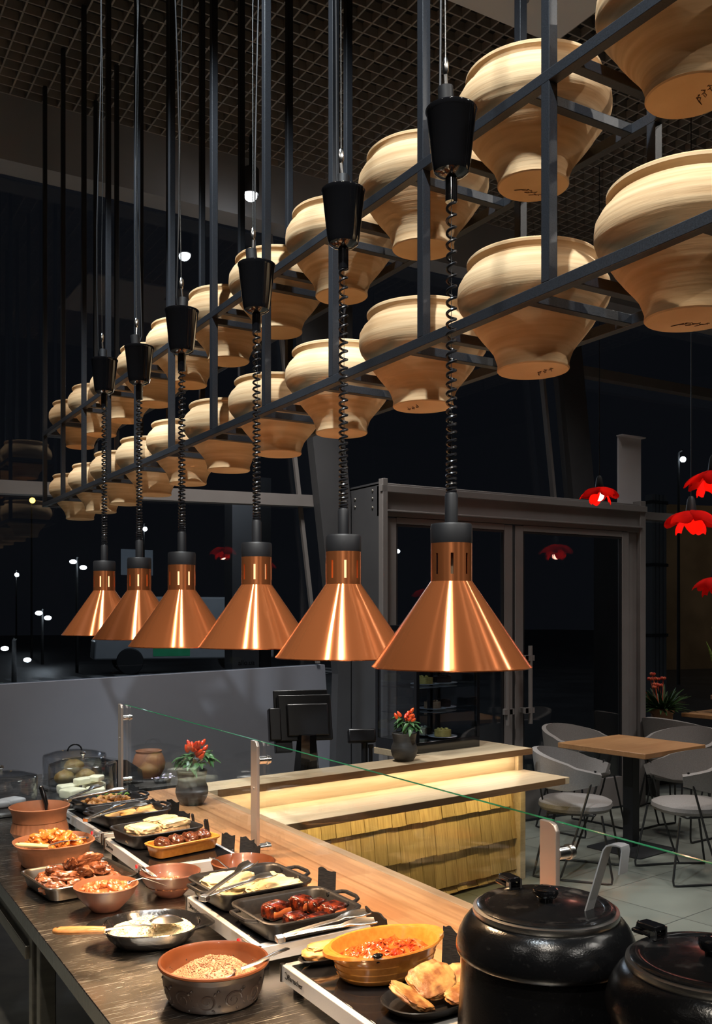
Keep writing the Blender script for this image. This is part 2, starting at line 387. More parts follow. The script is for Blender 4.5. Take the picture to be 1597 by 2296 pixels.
struct('baseboard_front', MB().box((9.35, 6.64, .02), (5.2, .08, .04)), FRAMEM)
# glazed vestibule with two doors
struct('trim_9', MB().box((5.22, 6.03, 2.575), (2.82, .06, .235)).box((5.22, 6.30, 2.70), (2.82, .60, .02)), FRAMEM, bevel=.004)
struct('trim_10', MB().box((5.22, 5.985, 2.50), (2.74, .03, .012)).box((5.22, 5.985, 2.665), (2.84, .03, .05)), FRAMEM, bevel=.002)
struct('trim_11', MB().box((3.83, 6.0, 1.37), (.045, .06, 2.74)), FRAMEM, bevel=.003)
sd = struct('wall_vestibule', MB().box((3.825, 6.32, 1.36), (.03, .58, 2.72)), COLM)
for y, z in ((6.12, 2.66), (6.12, 2.60), (6.12, 2.53), (6.38, 2.62), (6.38, 2.56)):
    MB().blob((0, 0, 0), (.012, .025, .025), amp=0, sub=2).build('bolt', STEELD, sd, loc=(3.808, y, z))
struct('trim_12', MB().box((6.60, 6.03, 1.37), (.07, .09, 2.74)).box((6.50, 6.05, 1.33), (.12, .05, 2.66)), FRAMEM, bevel=.003)
struct('wall_vestibule_right', MB().box((6.61, 6.33, 1.36), (.03, .52, 2.72)), COLM)
def door(n, x0, x1, hx, side):
    f = MB(); y = 6.02; w = .085
    f.box((x0 + w / 2, y, 1.235), (w, .05, 2.43)).box((x1 - w / 2, y, 1.235), (w, .05, 2.43))
    f.box(((x0 + x1) / 2, y, 2.43), (x1 - x0 - 2 * w, .05, .05)).box(((x0 + x1) / 2, y, .15), (x1 - x0 - 2 * w, .05, .26))
    d = struct('door_%d' % n, f, FRAMEM, bevel=.003)
    MB().box(((x0 + x1) / 2, y, 1.345), (x1 - x0 - 2 * w, .012, 2.13)).build('glass_pane', WINDOW, d, smooth=False)
    MB().box(((x0 + x1) / 2, y - .012, 2.395), (x1 - x0 - 2 * w, .02, .016)).box((x0 + w + .006, y - .012, 1.34), (.014, .02, 2.1)).box((x1 - w - .006, y - .012, 1.34), (.014, .02, 2.1)).build('rubber_seal', MATB, d)
    h = MB().tube([(hx, 5.93, .82), (hx, 5.93, 1.46)], .018, 12).box((hx + side * .03, 5.93, .93), (.10, .03, .045)).box((hx + side * .03, 5.93, 1.36), (.10, .03, .045))
    h.box((hx + side * .08, 5.965, .93), (.03, .10, .04)).box((hx + side * .08, 5.965, 1.36), (.03, .10, .04))
    h.build('pull_handle', FRAMEM, d)
door(1, 3.86, 5.085, 4.98, .3); door(2, 5.115, 6.43, 5.22, -.6)

# ------------------------------------------------------------------ hanging rack and clay pots
RX0, RX1, T = 1.372, 1.690, .025
rack = thing('hanging_rack', 'black steel two-tier rack hung from the ceiling above the counter, holding clay pots', 'rack', (0, 0, 0))
posts = [1.04 + .4597 * k for k in range(12)]
Y0, Y1 = .60, posts[-1] + .02
for z in (2.405, 2.848):
    for x in (RX0, RX1): MB().box((x, (Y0 + Y1) / 2, z), (T, Y1 - Y0, T)).build('rail', BLACKM, rack, bevel=.0015)
    for y in posts:
        for dy in (-.068, .068):
            if y + dy < Y1: MB().box(((RX0 + RX1) / 2, y + dy, z), (RX1 - RX0 - T, T, T - .002)).build('crossbar', BLACKM, rack, bevel=.0015)
    MB().box(((RX0 + RX1) / 2, Y1 - T / 2, z), (RX1 - RX0 - T, T, T - .001)).build('crossbar', BLACKM, rack)
for y in posts:
    for x in (RX0, RX1):
        MB().box((x, y, (2.4175 + 5.03) / 2), (T - .001, T, 5.03 - 2.4175)).build('post', BLACKM, rack, bevel=.0015)
POT = [(.0, .0), (.0830, .0), (.0850, .003), (.0855, .016), (.088, .030), (.096, .046), (.108, .062), (.124, .082), (.1425, .106), (.1492, .1146), (.163, .134), (.177, .154), (.1825, .170), (.1835, .184),
       (.180, .202), (.170, .220), (.158, .234), (.153, .241), (.154, .248), (.160, .254), (.161, .260), (.156, .264), (.150, .262), (.146, .254), (.150, .241), (.160, .224), (.172, .201), (.175, .184), (.170, .164), (.139, .12), (.115, .09), (.08, .04), (.0, .03)]
def potmesh():
    mb = MB(); mb.lathe(POT[1:-1], 72, fn=lambda a, r, z: .0011 * sin(z * 260) + .0018 * sin(a * 2 + z * 9)); return mb
pot0 = None
for tier, z in (('lower', 2.405), ('upper', 2.848)):
    for k in range(11):
        y = 1.27 + .4597 * k
        lab = 'pale clay pot on the %s rack tier, %s' % (tier, ORD[k] + (' from the near end' if 0 < k < 10 else ' of its row'))
        rr = random.uniform(0, 6.28); zz = z - .102
        if pot0 is None:
            pot0 = thing('clay_pot', lab, 'pot', (1.531, y, zz), rr, 'clay pots on the hanging rack')
            potmesh().build('pot_body', CLAY, pot0)
            sc = MB()
            for q in range(3):
                pts = [(-.030 + q * .014 + .0028 * i * (1 + .4 * sin(i * 1.7 + q)), -.040 + q * .012 + .0055 * sin(i * 2.1 + q * 2) * sin(i * .9 + q), -.0006) for i in range(9 + 2 * q)]
                sc.tube(pts, .0008, 4)
            sc.build('pencilled_scrawl', pm('pencil_mark', (.16, .08, .04), rough=.8), pot0)
        else:
            d_ = dup(pot0, (1.531, y, zz), rr, lab)
            if k > 2 or (tier == 'upper' and k == 2):
                for c_ in list(d_.children):
                    if c_.name.startswith('pencilled'): bpy.data.objects.remove(c_)

# ------------------------------------------------------------------ copper heat lamps
def helix(z0, z1, turns, r, seg=14, dense=.45):
    pts = []; N = int(turns * seg)
    for i in range(N + 1):
        t = i / N; u = t ** (1 + dense)     # tight at the bottom, stretched at the top
        a = 2 * pi * turns * t; pts.append((r * cos(a), r * sin(a), z0 + (z1 - z0) * u))
    return pts
def heat_lamp(i, x, y, zr, zc, label):
    t = thing('heat_lamp', label, 'lamp', (x, y, zr), R(random.uniform(0, 60)), 'copper heat lamps over the buffet')
    S = .277 / .27; r = .1385
    sh = MB().lathe([(r, 0), (r + .001, .002), (r - .003, .006), (.0365, .150), (.0355, .149), (r - .006, .004)], 96, cap0=False, cap1=False)
    sh.loft([sh.v[0:96], sh.v[480:576]])
    s = sh.build('shade', COPPER, t, angle=50)
    MB().lathe([(r - .0045, .0015), (r - .007, .003), (.036, .146)], 64, cap0=False, cap1=False).build('shade_lining', WHITE_EN, s)
    nk = MB(); ns = 96; z0, za, zb, z1 = .150, .162, .198, .216; rr = .0362
    for j in range(ns):                       # neck with eight vertical slots
        a0, a1 = 2 * pi * j / ns, 2 * pi * (j + 1) / ns
        P = lambda a, z, q: (q * cos(a), q * sin(a), z)
        def wall(zA, zB):
            o = [P(a0, zA, rr), P(a1, zA, rr), P(a1, zB, rr), P(a0, zB, rr), P(a0, zA, rr - .0012), P(a1, zA, rr - .0012), P(a1, zB, rr - .0012), P(a0, zB, rr - .0012)]
            nk.add(o, [(0, 1, 2, 3), (7, 6, 5, 4), (0, 3, 7, 4), (1, 5, 6, 2), (0, 4, 5, 1), (3, 2, 6, 7)])
        if j % 12 in (0, 1): wall(z0, za); wall(zb, z1)
        else: wall(z0, z1)
    nk.build('neck', COPPERN, t, angle=30)
    MB().lathe([(.0245, .203), (.0245, .215)], 24).build('lamp_holder', pm('ceramic_lamp_holder', (.80, .52, .28), rough=.5), t)
    MB().lathe([(.036, .216), (.0365, .220), (.0365, .246), (.0345, .250)], 40).build('cap', MATB, t)
    MB().lathe([(.0115, .250), (.0115, .300), (.009, .306)], 20).build('cord_sleeve', MATB, t)
    zt = zc - zr - .025
    MB().tube(helix(.30, zt - .155, 34 + 2 * i, .0077), .0026, 6).build('coiled_cord', COILM, t)
    MB().tube([(.002, 0, .30), (.002, 0, zt - .15)], .0006, 5).build('suspension_wire', WIRE, t)
    cup = MB().lathe([(.0105, zt - .16), (.0105, zt - .118), (.020, zt - .116), (.030, zt - .109), (.033, zt - .098), (.043, zt - .008), (.0455, zt - .002), (.045, zt), (.040, zt - .001)], 40)
    c = cup.build('ceiling_cup', GLOSSB, t)
    tilt = .006 if i % 2 else -.006
    MB().tube([(tilt, .008, zt - .004), (tilt * 1.6, .010, zt + .036)], .0135, 16).build('cord_grip', MATB, c)
    Z = 5.03 - zr
    MB().tube([(tilt, .008, zt + .03), (tilt * .6, .01, zt + .06)], .0035, 8).build('cable_crimp_stem', CHROME, c)
    MB().blob((0, 0, 0), (.014, .011, .034), amp=0, sub=3).build('cable_crimp', CHROME, c, loc=(tilt * .6, .01, zt + .075))
    w = [(tilt * .6, .01, zt + .085)] + [(tilt * .4 + .003 * sin(q * 1.3 + i), .01 + .003 * cos(q), zt + .1 + (Z - zt - .1) * q / 10) for q in range(1, 11)]
    MB().tube(w, .0013, 6).build('hanging_cable', WIRE, t)
    w = [(-tilt, .012, zt + .01)] + [(-tilt * 1.5 + .008 * sin(q * .9 + i * 2), .014 + .006 * cos(q * .7 + i), zt + .04 + (Z - zt - .04) * q / 12) for q in range(13)]
    MB().tube(w, .0022, 6).build('power_cable', MATB, t)
    MB().lathe([(.012, .206), (.021, .200), (.021, .13), (.03, .09), (.036, .065), (.03, .043), (.012, .034)], 24).build('bulb', emit('warm_bulb', (1, .60, .30), 1.7) if i else pm('unlit_bulb', (.30, .22, .15), rough=.2, coat=.4), t)
    if i == 0: return
    L = bpy.data.lights.new('heat_lamp_light', 'SPOT'); L.energy = HEAT_W; L.color = (1, .64, .35); L.spot_size = R(112); L.spot_blend = .7; L.shadow_soft_size = .035
    o = bpy.data.objects.new('heat_lamp_light', L); COL.objects.link(o); o.location = (x, y, zr + .028)
HEAT_W = 56
for i, (x, y, zr, zc) in enumerate([(.99, 1.33, 1.627, 2.624), (.97, 1.671, 1.631, 2.61), (.956, 2.06, 1.640, 2.58), (.892, 2.391, 1.634, 2.551), (.921, 2.837, 1.643, 2.566), (.91, 3.175, 1.649, 2.604)]):
    heat_lamp(i, x, y, zr, zc, 'spun copper cone heat lamp on a coiled black cord, ' + ['nearest of the row', 'second from the near end', 'third from the near end', 'fourth from the near end', 'fifth from the near end', 'farthest of the row'][i])

# ------------------------------------------------------------------ buffet table, wooden counter, bar
TZ = .85
bt = thing('buffet_table', 'long scratched stainless steel worktop table under the heat lamps', 'table', (0, 0, 0))
MB().box((.96, 2.8, TZ - .0225), (.755, 5.0, .045)).build('worktop', STEEL_TOP, bt, bevel=.002)
MB().box((.96, 2.8, TZ - .055), (.68, 4.9, .02)).build('under_frame', STEELD, bt)
for y in (.45, 2.76, 2.86, 5.2):
    for x in (.625, 1.29): MB().box((x, y, TZ / 2 - .0325), (.045, .045, TZ - .065)).build('leg', STEELD, bt, bevel=.003)
MB().box((.617, 4.03, TZ - .125), (.05, 2.3, .04)).box((.617, 4.03, TZ - .085), (.02, 2.3, .05)).build('drawer_rail', STEELD, bt, bevel=.002)
MB().box((.96, 4.03, .22), (.62, 2.28, .02)).build('under_shelf', STEELD, bt)
wc = thing('wooden_counter', 'long butcher-block oak counter strip behind the steel table, under the glass guard', 'counter', (0, 0, 0))
ye = lambda x: 4.51 + .155 * (x - 1.49)
MB().prism([(1.342, .2), (1.715, .2), (1.715, ye(1.715)), (1.342, ye(1.342))], .035, (0, 0, TZ - .035)).build('counter_top', WOODC, wc, smooth=False, bevel=.002)
MB().prism([(1.7155, .2), (1.757, .2), (1.757, ye(1.757)), (1.7155, ye(1.7155))], .036, (0, 0, TZ - .0355)).build('edge_trim', wood('edge_trim_oak', (.36, .21, .11), (.46, .30, .17), (.30, .17, .08), plank=.1), wc, smooth=False, bevel=.002)
MB().box((1.53, 2.35, .405), (.34, 4.2, .81)).build('counter_body', DARKW, wc)

A = R(7.6); ca, sa = cos(A), sin(A)
bar = thing('bar_counter', 'oak service bar with raised top, glowing under-lit ledge and shingled front', 'counter', (1.7585, 4.372, 0), A)
Lb = 2.40     # local x along the bar, local y towards the back
MB().box((Lb / 2 + .005, .10, TZ - .02), (Lb - .01, .21, .04)).build('bar_top', WOODS, bar, bevel=.002)
MB().box((2.015, .44, TZ - .02), (.79, .455, .04)).build('display_shelf', WOODS, bar, bevel=.002)
MB().box((Lb / 2 + .03, -.0075, TZ - .02), (Lb - .06, .003, .038)).build('bar_top_edge', WOODE, bar)
MB().box((1.19, .085, .755), (2.26, .02, .10)).build('back_panel', WOODS, bar)
MB().box((2.345, .07, .755), (.045, .05, .10)).build('end_post', WOODS, bar, bevel=.002)
MB().box((1.19, -.125, .686), (2.38, .40, .04)).build('ledge', WOODS, bar, bevel=.002)
MB().box((1.17, -.327, .686), (2.33, .003, .038)).build('ledge_edge', WOODE, bar)  # thin strip whose dark colour carries the shade on the ledge front
MB().box((2.345, .06, .333), (.05, .07, .666)).build('end_post', WOODS, bar, bevel=.002)
MB().box((1.16, .11, .333), (2.32, .04, .666)).build('front_board', SHING, bar)
led = emit('warm_led_strip', (1, .84, .56), 1.6)
MB().box((1.2, .055, TZ - .044), (2.22, .010, .006)).build('led_strip', led, bar)
MB().box((1.2, -.075, .6635), (2.22, .010, .005)).build('led_strip', led, bar)
n = 0
for row, (zb, ztp) in enumerate([(.02, .07), (.063, .285), (.267, .495), (.483, .664)]):
    x = .03 - (.05 if row % 2 else 0)
    while x < 2.30:
        w = random.uniform(.088, .108); a_, b_ = max(x, .02), min(x + w - .004, 2.318)
        if b_ - a_ > .02:
            dz = random.uniform(-.004, .004); y0 = .088 - .0
            tl = (.016, .010)
            m = MB(); x0, x1 = a_, b_
            zb_, zt_ = zb + dz, ztp
            yb, yt = y0 - .036 + random.uniform(-.005, .004), y0 - .004
            m.add([(x0, yb, zb_), (x1, yb, zb_), (x1, yt, zt_), (x0, yt, zt_), (x0, y0 - .001, zb_), (x1, y0 - .001, zb_), (x1, yt + .005, zt_), (x0, yt + .005, zt_)],
                  [(0, 1, 2, 3), (7, 6, 5, 4), (0, 4, 5, 1), (3, 2, 6, 7), (0, 3, 7, 4), (1, 5, 6, 2)])
            if n < 96: m.build('shingle', SHING, bar, smooth=False)
            n += 1
        x += w
def bar_pt(x, y): return (1.757 + x * ca - y * sa, 4.372 + x * sa + y * ca)
MB
for nm, yy, zz, e in (('bar_led_light', .030, TZ - .048, 3.3), ('ledge_led_light', -.075, .660, 5.5)):
    L = bpy.data.lights.new(nm, 'AREA'); L.shape = 'RECTANGLE'; L.size = 2.2; L.size_y = .012; L.energy = e; L.color = (1, .84, .58) if nm[0] == 'b' else (1, .78, .34)
    o = bpy.data.objects.new(nm, L); COL.objects.link(o); px, py = bar_pt(1.2, yy); o.location = (px, py, zz); o.rotation_euler = (0, 0, A)

# glass sneeze guard
gd = thing('sneeze_guard', 'frameless glass screen on satin metal posts along the wooden counter', 'glass screen', (1.44, 0, TZ))
gposts = [4.68, 3.08, 1.555]
for y in gposts:
    pt = [(-.026, 0), (.026, 0), (.026, .40), (.018, .413), (.006, .418), (-.026, .418)]
    po = MB().prism([(-x, z) for x, z in pt][::-1], .012, (-.022, y, 0), (0, 1, 0), (0, 0, 1)).build('post', POSTM, gd, bevel=.0015)
    for z in (.04, .35):
        cl = MB().tube([(-.012, y - .018, z), (.034, y - .018, z)], .014, 20).tube([(.018, y - .018, z), (.026, y - .018, z)], .017, 20)
        cl.build('glass_clamp', CHROME, po, bevel=.001)
    MB().tube([(-.0235, y, .25), (-.021, y, .25)], .004, 12).build('screw', CHROME, po)
for a_, b_ in ((4.66, 3.085), (3.075, 1.56), (1.55, .25)):
    gp = MB().box((0, (a_ + b_) / 2, .218), (.008, a_ - b_, .396)).build('glass_panel', GLASS, gd, smooth=False)
    MB().box((0, (a_ + b_) / 2, .4165), (.008, a_ - b_, .0013)).build('green_edge', GLASS_EDGE, gp, smooth=False)
# ------------------------------------------------------------------ hot plates
HP = .912
def hotplate(y0, y1, label, rz=0, x0=.975, x1=1.296):
    w, l = x1 - x0, y1 - y0
    t = thing('hot_plate', label, 'hot plate', ((x0 + x1) / 2, (y0 + y1) / 2, TZ), rz, 'food warming hot plates')
    MB().box((0, 0, .041), (w, l, .038)).build('housing', ALU, t, bevel=.002)
    MB().box((0, 0, .0605), (w - .03, l - .05, .003)).build('glass_top', PLATEG, t, bevel=.001)
    for x in (-w / 2 + .03, w / 2 - .03):
        for y in (-l / 2 + .03, l / 2 - .03): MB().lathe([(.012, .0002), (.013, .022)], 16, c=(x, y, 0)).build('foot', MATB, t)
    for y in (-l / 2 + .003, l / 2 - .003):
        MB().lathe([(.0065, .021), (.0065, .0615)], 16, c=(-w / 2 + .003, y, 0)).build('corner_post', CHROME, t)
    MB().box((-w / 2 - .0006, -l / 2 + .060, .041), (.002, .072, .028)).build('control_panel', pm('panel_grey', (.42, .42, .42), rough=.4, metal=.6), t)
    MB().tube([(-w / 2 - .001, -l / 2 + .115, .043), (-w / 2 - .004, -l / 2 + .115, .043)], .0065, 14).build('pilot_lamp', REDL, t)
    MB().tube([(-w / 2, -l / 2 + .045, .041), (-w / 2 - .016, -l / 2 + .045, .041)], .010, 18).build('control_knob', CHROME, t, bevel=.001)
    text('logo', 'Bartscher', .018, BLACKTXT, t, (-w / 2 - .0005, l / 2 - .036, .036), (R(90), 0, R(-90)))
    MB().tube([(-w / 2 - .0008, l / 2 - .0275 + .0075 * cos(a), .042 + .0075 * sin(a)) for a in [k * pi / 8 for k in range(2, 15)]], .0012, 6).build('logo_ring', BLACKTXT, t)
    return t
hotplate(3.47, 3.985, 'silver edged hot plate under the two farthest black roasting pans', R(2))
hotplate(2.912, 3.40, 'silver edged hot plate carrying the casserole pan and mustard loaf dish')
hotplate(2.090, 2.578, 'silver edged hot plate carrying the omelette pan and the rib pan')
hotplate(1.500, 1.967, 'silver edged hot plate under the mustard oval dish, nearest the kettles')

# ------------------------------------------------------------------ pans and bowls
def pan_mesh(hx, hy, h, rad=.04):
    m = MB()
    m.rrect([(.022, 0), (.012, .004), (.003, h - .008), (-.004, h - .006), (-.006, h), (-.002, h + .002), (.004, h), (.008, h - .006), (.018, .009), (.030, .005)], hx, hy, rad)
    return m
def handle_mb(x, s, h, w=.05):
    return MB().tube([(x - s * .012, -w, h - .006), (x + s * .012, -w, h - .005), (x + s * .030, -w * .8, h - .002), (x + s * .034, -w * .5, h), (x + s * .034, w * .5, h), (x + s * .030, w * .8, h - .002), (x + s * .012, w, h - .005), (x - s * .012, w, h - .006)], .0055, 8)
def roasting_pan(x, y, hx, hy, label, rz=0, h=.05, z=HP + .0025, handles=(1, -1)):
    t = thing('roasting_pan', label, 'pan', (x, y, z), rz, 'black roasting pans')
    pan_mesh(hx, hy, h).build('pan_body', CAST, t)
    for s in handles: handle_mb(s * hx, s, h).build('handle', CAST, t)
    return t
roasting_pan(1.128, 2.476, .142, .124, 'black cast roasting pan full of pale omelette', R(3))
roasting_pan(1.130, 2.192, .136, .118, 'black cast roasting pan holding glazed ribs', R(2))
roasting_pan(1.120, 3.254, .136, .108, 'black roasting pan with three casserole slices', R(9), handles=())
roasting_pan(1.128, 3.612, .132, .118, 'black roasting pan of golden fried fillets, behind the casserole pan', R(8))
roasting_pan(1.128, 3.876, .130, .115, 'farthest black roasting pan, filled with roast potatoes', R(8))
t = thing('baking_tray', 'dark rectangular baking tray heaped with glazed sausages', 'tray', (.79, 3.045, TZ), R(7))
pan_mesh(.142, .135, .045, .035).build('tray_body', pm('dark_tray', (.05, .045, .04), (.08, .07, .06), scale=20, rough=.3, metal=.7, coat=.3), t)

def bowl(name, label, x, y, prof, mat, z=TZ, inner=None, ip=None, sx=1, sy=1, rz=0, p=2, fn=None, n=56):
    t = thing(name, label, 'bowl' if 'bowl' in name else 'dish' if 'dish' in name else 'pot', (x, y, z), rz)
    MB().lathe(prof, n, sx=sx, sy=sy, p=p, fn=fn, cap1=not inner).build(name.split('_')[-1] + '_body', mat, t)
    if inner: MB().lathe(ip, n, sx=sx, sy=sy, p=p, cap0=False, cap1=True).build('glazed_inside', inner, t)
    return t
# buckwheat bowl with relief scrolls
t = bowl('clay_bowl', 'dark smoked clay bowl with relief scrolls, holding buckwheat', .825, 2.007,
     [(.092, 0), (.100, .003), (.108, .020), (.113, .045), (.114, .066), (.116, .070), (.122, .077), (.125, .082), (.124, .086), (.119, .087)], RELIEF, inner=TERRAI,
     ip=[(.126, .0835), (.1245, .0873), (.119, .0880), (.115, .082), (.111, .060), (.104, .025), (.09, .012)])
rl = MB()
for k in range(12):
    a0 = 2 * pi * k / 12
    def onb(a, z): r = .1005 + .009 * min(1, (z - .005) / .03) + .0045 * max(0, min(1, (z - .035) / .03)); return ((r + .0005) * cos(a), (r + .0005) * sin(a), z)
    sp = []
    for q in range(22):
        u = q / 21; th = u * 1.6 * 2 * pi; rad = .022 * (1 - u * .85)
        sp.append(onb(a0 + (rad * cos(th)) / .11 * (1 if k % 2 else -1), .034 + rad * sin(th) * .95 * (1 if k % 2 else -1)))
    rl.tube(sp, [.0032 - .0016 * abs(q / 21 - .3) for q in range(22)], 6)
    for da, zz, ln in ((.16, .050, .014), (.25, .022, .012), (.22, .056, .010), (.12, .012, .01)):
        rl.tube([onb(a0 + da + s * ln * 2, zz + s * ln * .6) for s in (-.5, -.2, .2, .5)], [.001, .0036, .0040, .0018], 6)
rl.build('relief_scrolls', RELIEF, t)
BP = [(.038, 0), (.042, .003), (.050, .012), (.068, .030), (.082, .048), (.089, .064), (.0925, .069), (.0935, .073), (.091, .076)]
BI = [(.0935, .0745), (.090, .0762), (.086, .070), (.080, .052), (.066, .034), (.040, .015)]
bowl('clay_bowl', 'brown clay bowl of stewed potato cubes beside the sausage tray', .798, 2.768, BP, TERRAD, inner=TERRA, ip=BI)
bowl('clay_bowl', 'brown clay bowl with a sauce spoon resting on its rim, beside the potato bowl', 1.010, 2.808, BP, TERRAD, inner=TERRAD, ip=BI)
bowl('clay_bowl', 'shallow red clay bowl tucked behind the omelette pan', 1.228, 2.745, [(.05, 0), (.055, .004), (.075, .03), (.092, .062), (.1, .084), (.102, .09), (.099, .092)], TERRAI, inner=TERRAI, ip=[(.102, .0905), (.098, .0925), (.09, .078), (.07, .035), (.05, .016)])
# squash dish, oval with leaf incisions
leaf = lambda a, r, z: (.0022 * max(0, sin(a * 34 + (1 if int(a * 4) % 2 else -1) * z * 130)) if .015 < z < .055 else 0)
bowl('clay_dish', 'oval terracotta dish with carved leaf pattern, holding pumpkin', .792, 3.385,
     [(.098, 0), (.104, .003), (.108, .015), (.110, .016), (.114, .035), (.116, .056), (.117, .058), (.124, .068), (.131, .073), (.133, .078), (.129, .080)], TERRA, inner=TERRA,
     ip=[(.133, .0785), (.128, .0805), (.119, .068), (.112, .03), (.1, .015)], sx=1.02, sy=.98, p=2.5, fn=leaf, n=180)
pf = lambda a, r, z: (.003 * max(0, sin(a * 30 + (1 if int(a * 3.2) % 2 else -1) * z * 110)) if .045 < z < .082 else 0)
bowl('clay_pot', 'tall terracotta pot with combed waves and a ladle inside', .820, 3.733,
     [(.075, 0), (.082, .004), (.098, .030), (.105, .042), (.107, .044), (.104, .048), (.100, .065), (.097, .082), (.099, .084), (.099, .100), (.104, .120), (.111, .130), (.1125, .135), (.109, .137)], TERRA, inner=TERRA,
     ip=[(.1125, .1355), (.108, .1375), (.101, .124), (.094, .100), (.092, .07), (.09, .055)], fn=pf, n=180)
# oval mustard casserole with two lug handles
t = thing('casserole_dish', 'mustard glazed oval casserole of stewed cabbage', 'dish', (1.150, 1.795, HP + .0025), R(4))
MB().lathe([(.088, 0), (.095, .003), (.100, .012), (.099, .014), (.104, .026), (.103, .028), (.108, .042), (.107, .044), (.112, .058), (.117, .063), (.119, .067), (.117, .070), (.111, .069), (.107, .062), (.098, .03), (.085, .012)], 72, sx=1.16, sy=.80, p=2.25).build('dish_body', YCLAY, t)
for s in (1, -1):
    g = []
    for i in range(9):
        a = R(-38 + 76 * i / 8); g.append([(s * (.119 * 1.16 * cos(a) * 1.02 - .01 + q * .028 * cos(a * 1.9)), .119 * .8 * sin(a) * 1.05, .064 + q * .004) for q in (0, .5, 1)])
    MB().sheet(g, .007).build('lug_handle', YCLAY, t)
# mustard loaf dish
t = thing('loaf_dish', 'mustard glazed narrow loaf dish with meat rolls in gravy', 'dish', (1.142, 3.050, HP + .0025), R(13))
MB().rrect([(.018, 0), (.010, .003), (.002, .036), (-.004, .038), (-.005, .043), (0, .045), (.005, .043), (.014, .012)], .126, .050, .03).build('dish_body', YCLAY, t)
m = MB().rrect([(.02, .020), (.008, .030), (.009, .0315)], .126, .050, .028); m.build('gravy', pm('brown_gravy', (.30, .11, .035), (.38, .16, .05), scale=40, rough=.2, coat=.5), t)
# enamel rice pan with lug handles
t = thing('enamel_pan', 'black enamel oval pan with two lugs, full of white rice', 'pan', (.826, 2.440, TZ), R(-22))
MB().lathe([(.078, 0), (.088, .003), (.108, .025), (.117, .042), (.120, .047), (.117, .049), (.110, .042), (.098, .02), (.08, .008)], 64, sx=1.04, sy=.96, p=2.7).build('pan_body', ENAM, t)
for s in (1, -1):
    g = []
    for i in range(11):
        a = R(-34 + 68 * i / 10); k = cos(a * 2.6) if abs(a) < R(34) else 0
        g.append([(s * (.120 * 1.04 * cos(a) + .004 + q * .040 * max(0, k)), .13 * sin(a), .046 + q * .007 - .006 * q * q) for q in (0, .4, .75, 1)])
    MB().sheet(g, .006).build('lug_handle', ENAM, t)
# small skillets
t = thing('skillet', 'small black skillet with golden fritters, nearest the kettles', 'pan', (1.135, 1.592, HP + .0025), R(5))
MB().lathe([(.085, 0), (.092, .003), (.105, .018), (.109, .021), (.107, .023), (.102, .019), (.09, .006)], 56, sx=1.05, sy=.70, p=2.4).build('pan_body', CAST, t)
t = thing('serving_plate', 'small oval black plate with folded pancakes behind the mustard casserole', 'plate', (1.122, 1.924, HP + .0025), R(4))
MB().lathe([(.075, 0), (.08, .002), (.098, .012), (.102, .015), (.1, .017), (.094, .012), (.08, .005)], 48, sx=1.25, sy=.36, p=2.4).build('plate_body', CAST, t)

# ------------------------------------------------------------------ food
random.seed(11)
def food(name, label, cat, mb, mat, loc, group=None, rz=0, kind=None):
    o = mb.build(name, mat, None, angle=60, loc=loc); o.rotation_euler = (0, 0, rz); return tag(o, label, cat, group, kind)
def rot3(): return Matrix.Rotation(random.uniform(0, 6.3), 3, 'Z') @ Matrix.Rotation(random.uniform(-.5, .5), 3, 'X') @ Matrix.Rotation(random.uniform(-.5, .5), 3, 'Y')
SAUS = pm('glazed_sausage', (.075, .020, .008), (.30, .105, .045), scale=34, rough=.24, coat=.5, bump=.25, bscale=60, sss=.05)
def sausage(seed):
    random.seed(seed); m = MB(); L = random.uniform(.078, .100); bend = random.uniform(-.9, .9)
    m.blob((0, 0, 0), (L, .041, .036), amp=.34, freq=3.4, seed=seed + 300, sub=4)
    m.v = [(x, y + bend * x * x * 6, z * (1 - .25 * x / L)) for x, y, z in m.v]
    return m
sm = [sausage(s).build('glazed_sausage', SAUS) for s in range(5)]
random.seed(5); k = 0
spots = [(-.100, -.085, 0), (-.095, -.02, 0), (-.09, .05, 0), (-.04, -.085, 0), (-.035, -.03, 0), (-.03, .035, 0), (-.04, .085, 0), (.02, -.075, 0), (.025, -.01, 0), (.03, .05, 0), (.085, .075, 0), (.085, .01, 0), (.09, -.055, 0), (-.065, -.055, 1), (-.06, .015, 1), (.0, -.045, 1), (0, .03, 1), (.06, .03, 1), (.055, -.03, 1), (-.03, -.01, 2), (.03, .01, 2), (.10, .10, 0)]
for (x, y, lv) in spots:
    o = sm[k % 5] if k < 5 else sm[k % 5].copy()
    if k >= 5: COL.objects.link(o)
    o.location = (.79 + x * cos(R(7)) - y * sin(R(7)), 3.045 + x * sin(R(7)) + y * cos(R(7)), TZ + .028 + lv * .024 + random.uniform(0, .004))
    o.rotation_euler = (random.uniform(0, 6), random.uniform(-.35, .35), random.uniform(0, 6.3))
    tag(o, 'glossy browned sausage in the heap on the dark baking tray', 'sausage', 'sausages in the baking tray'); k += 1
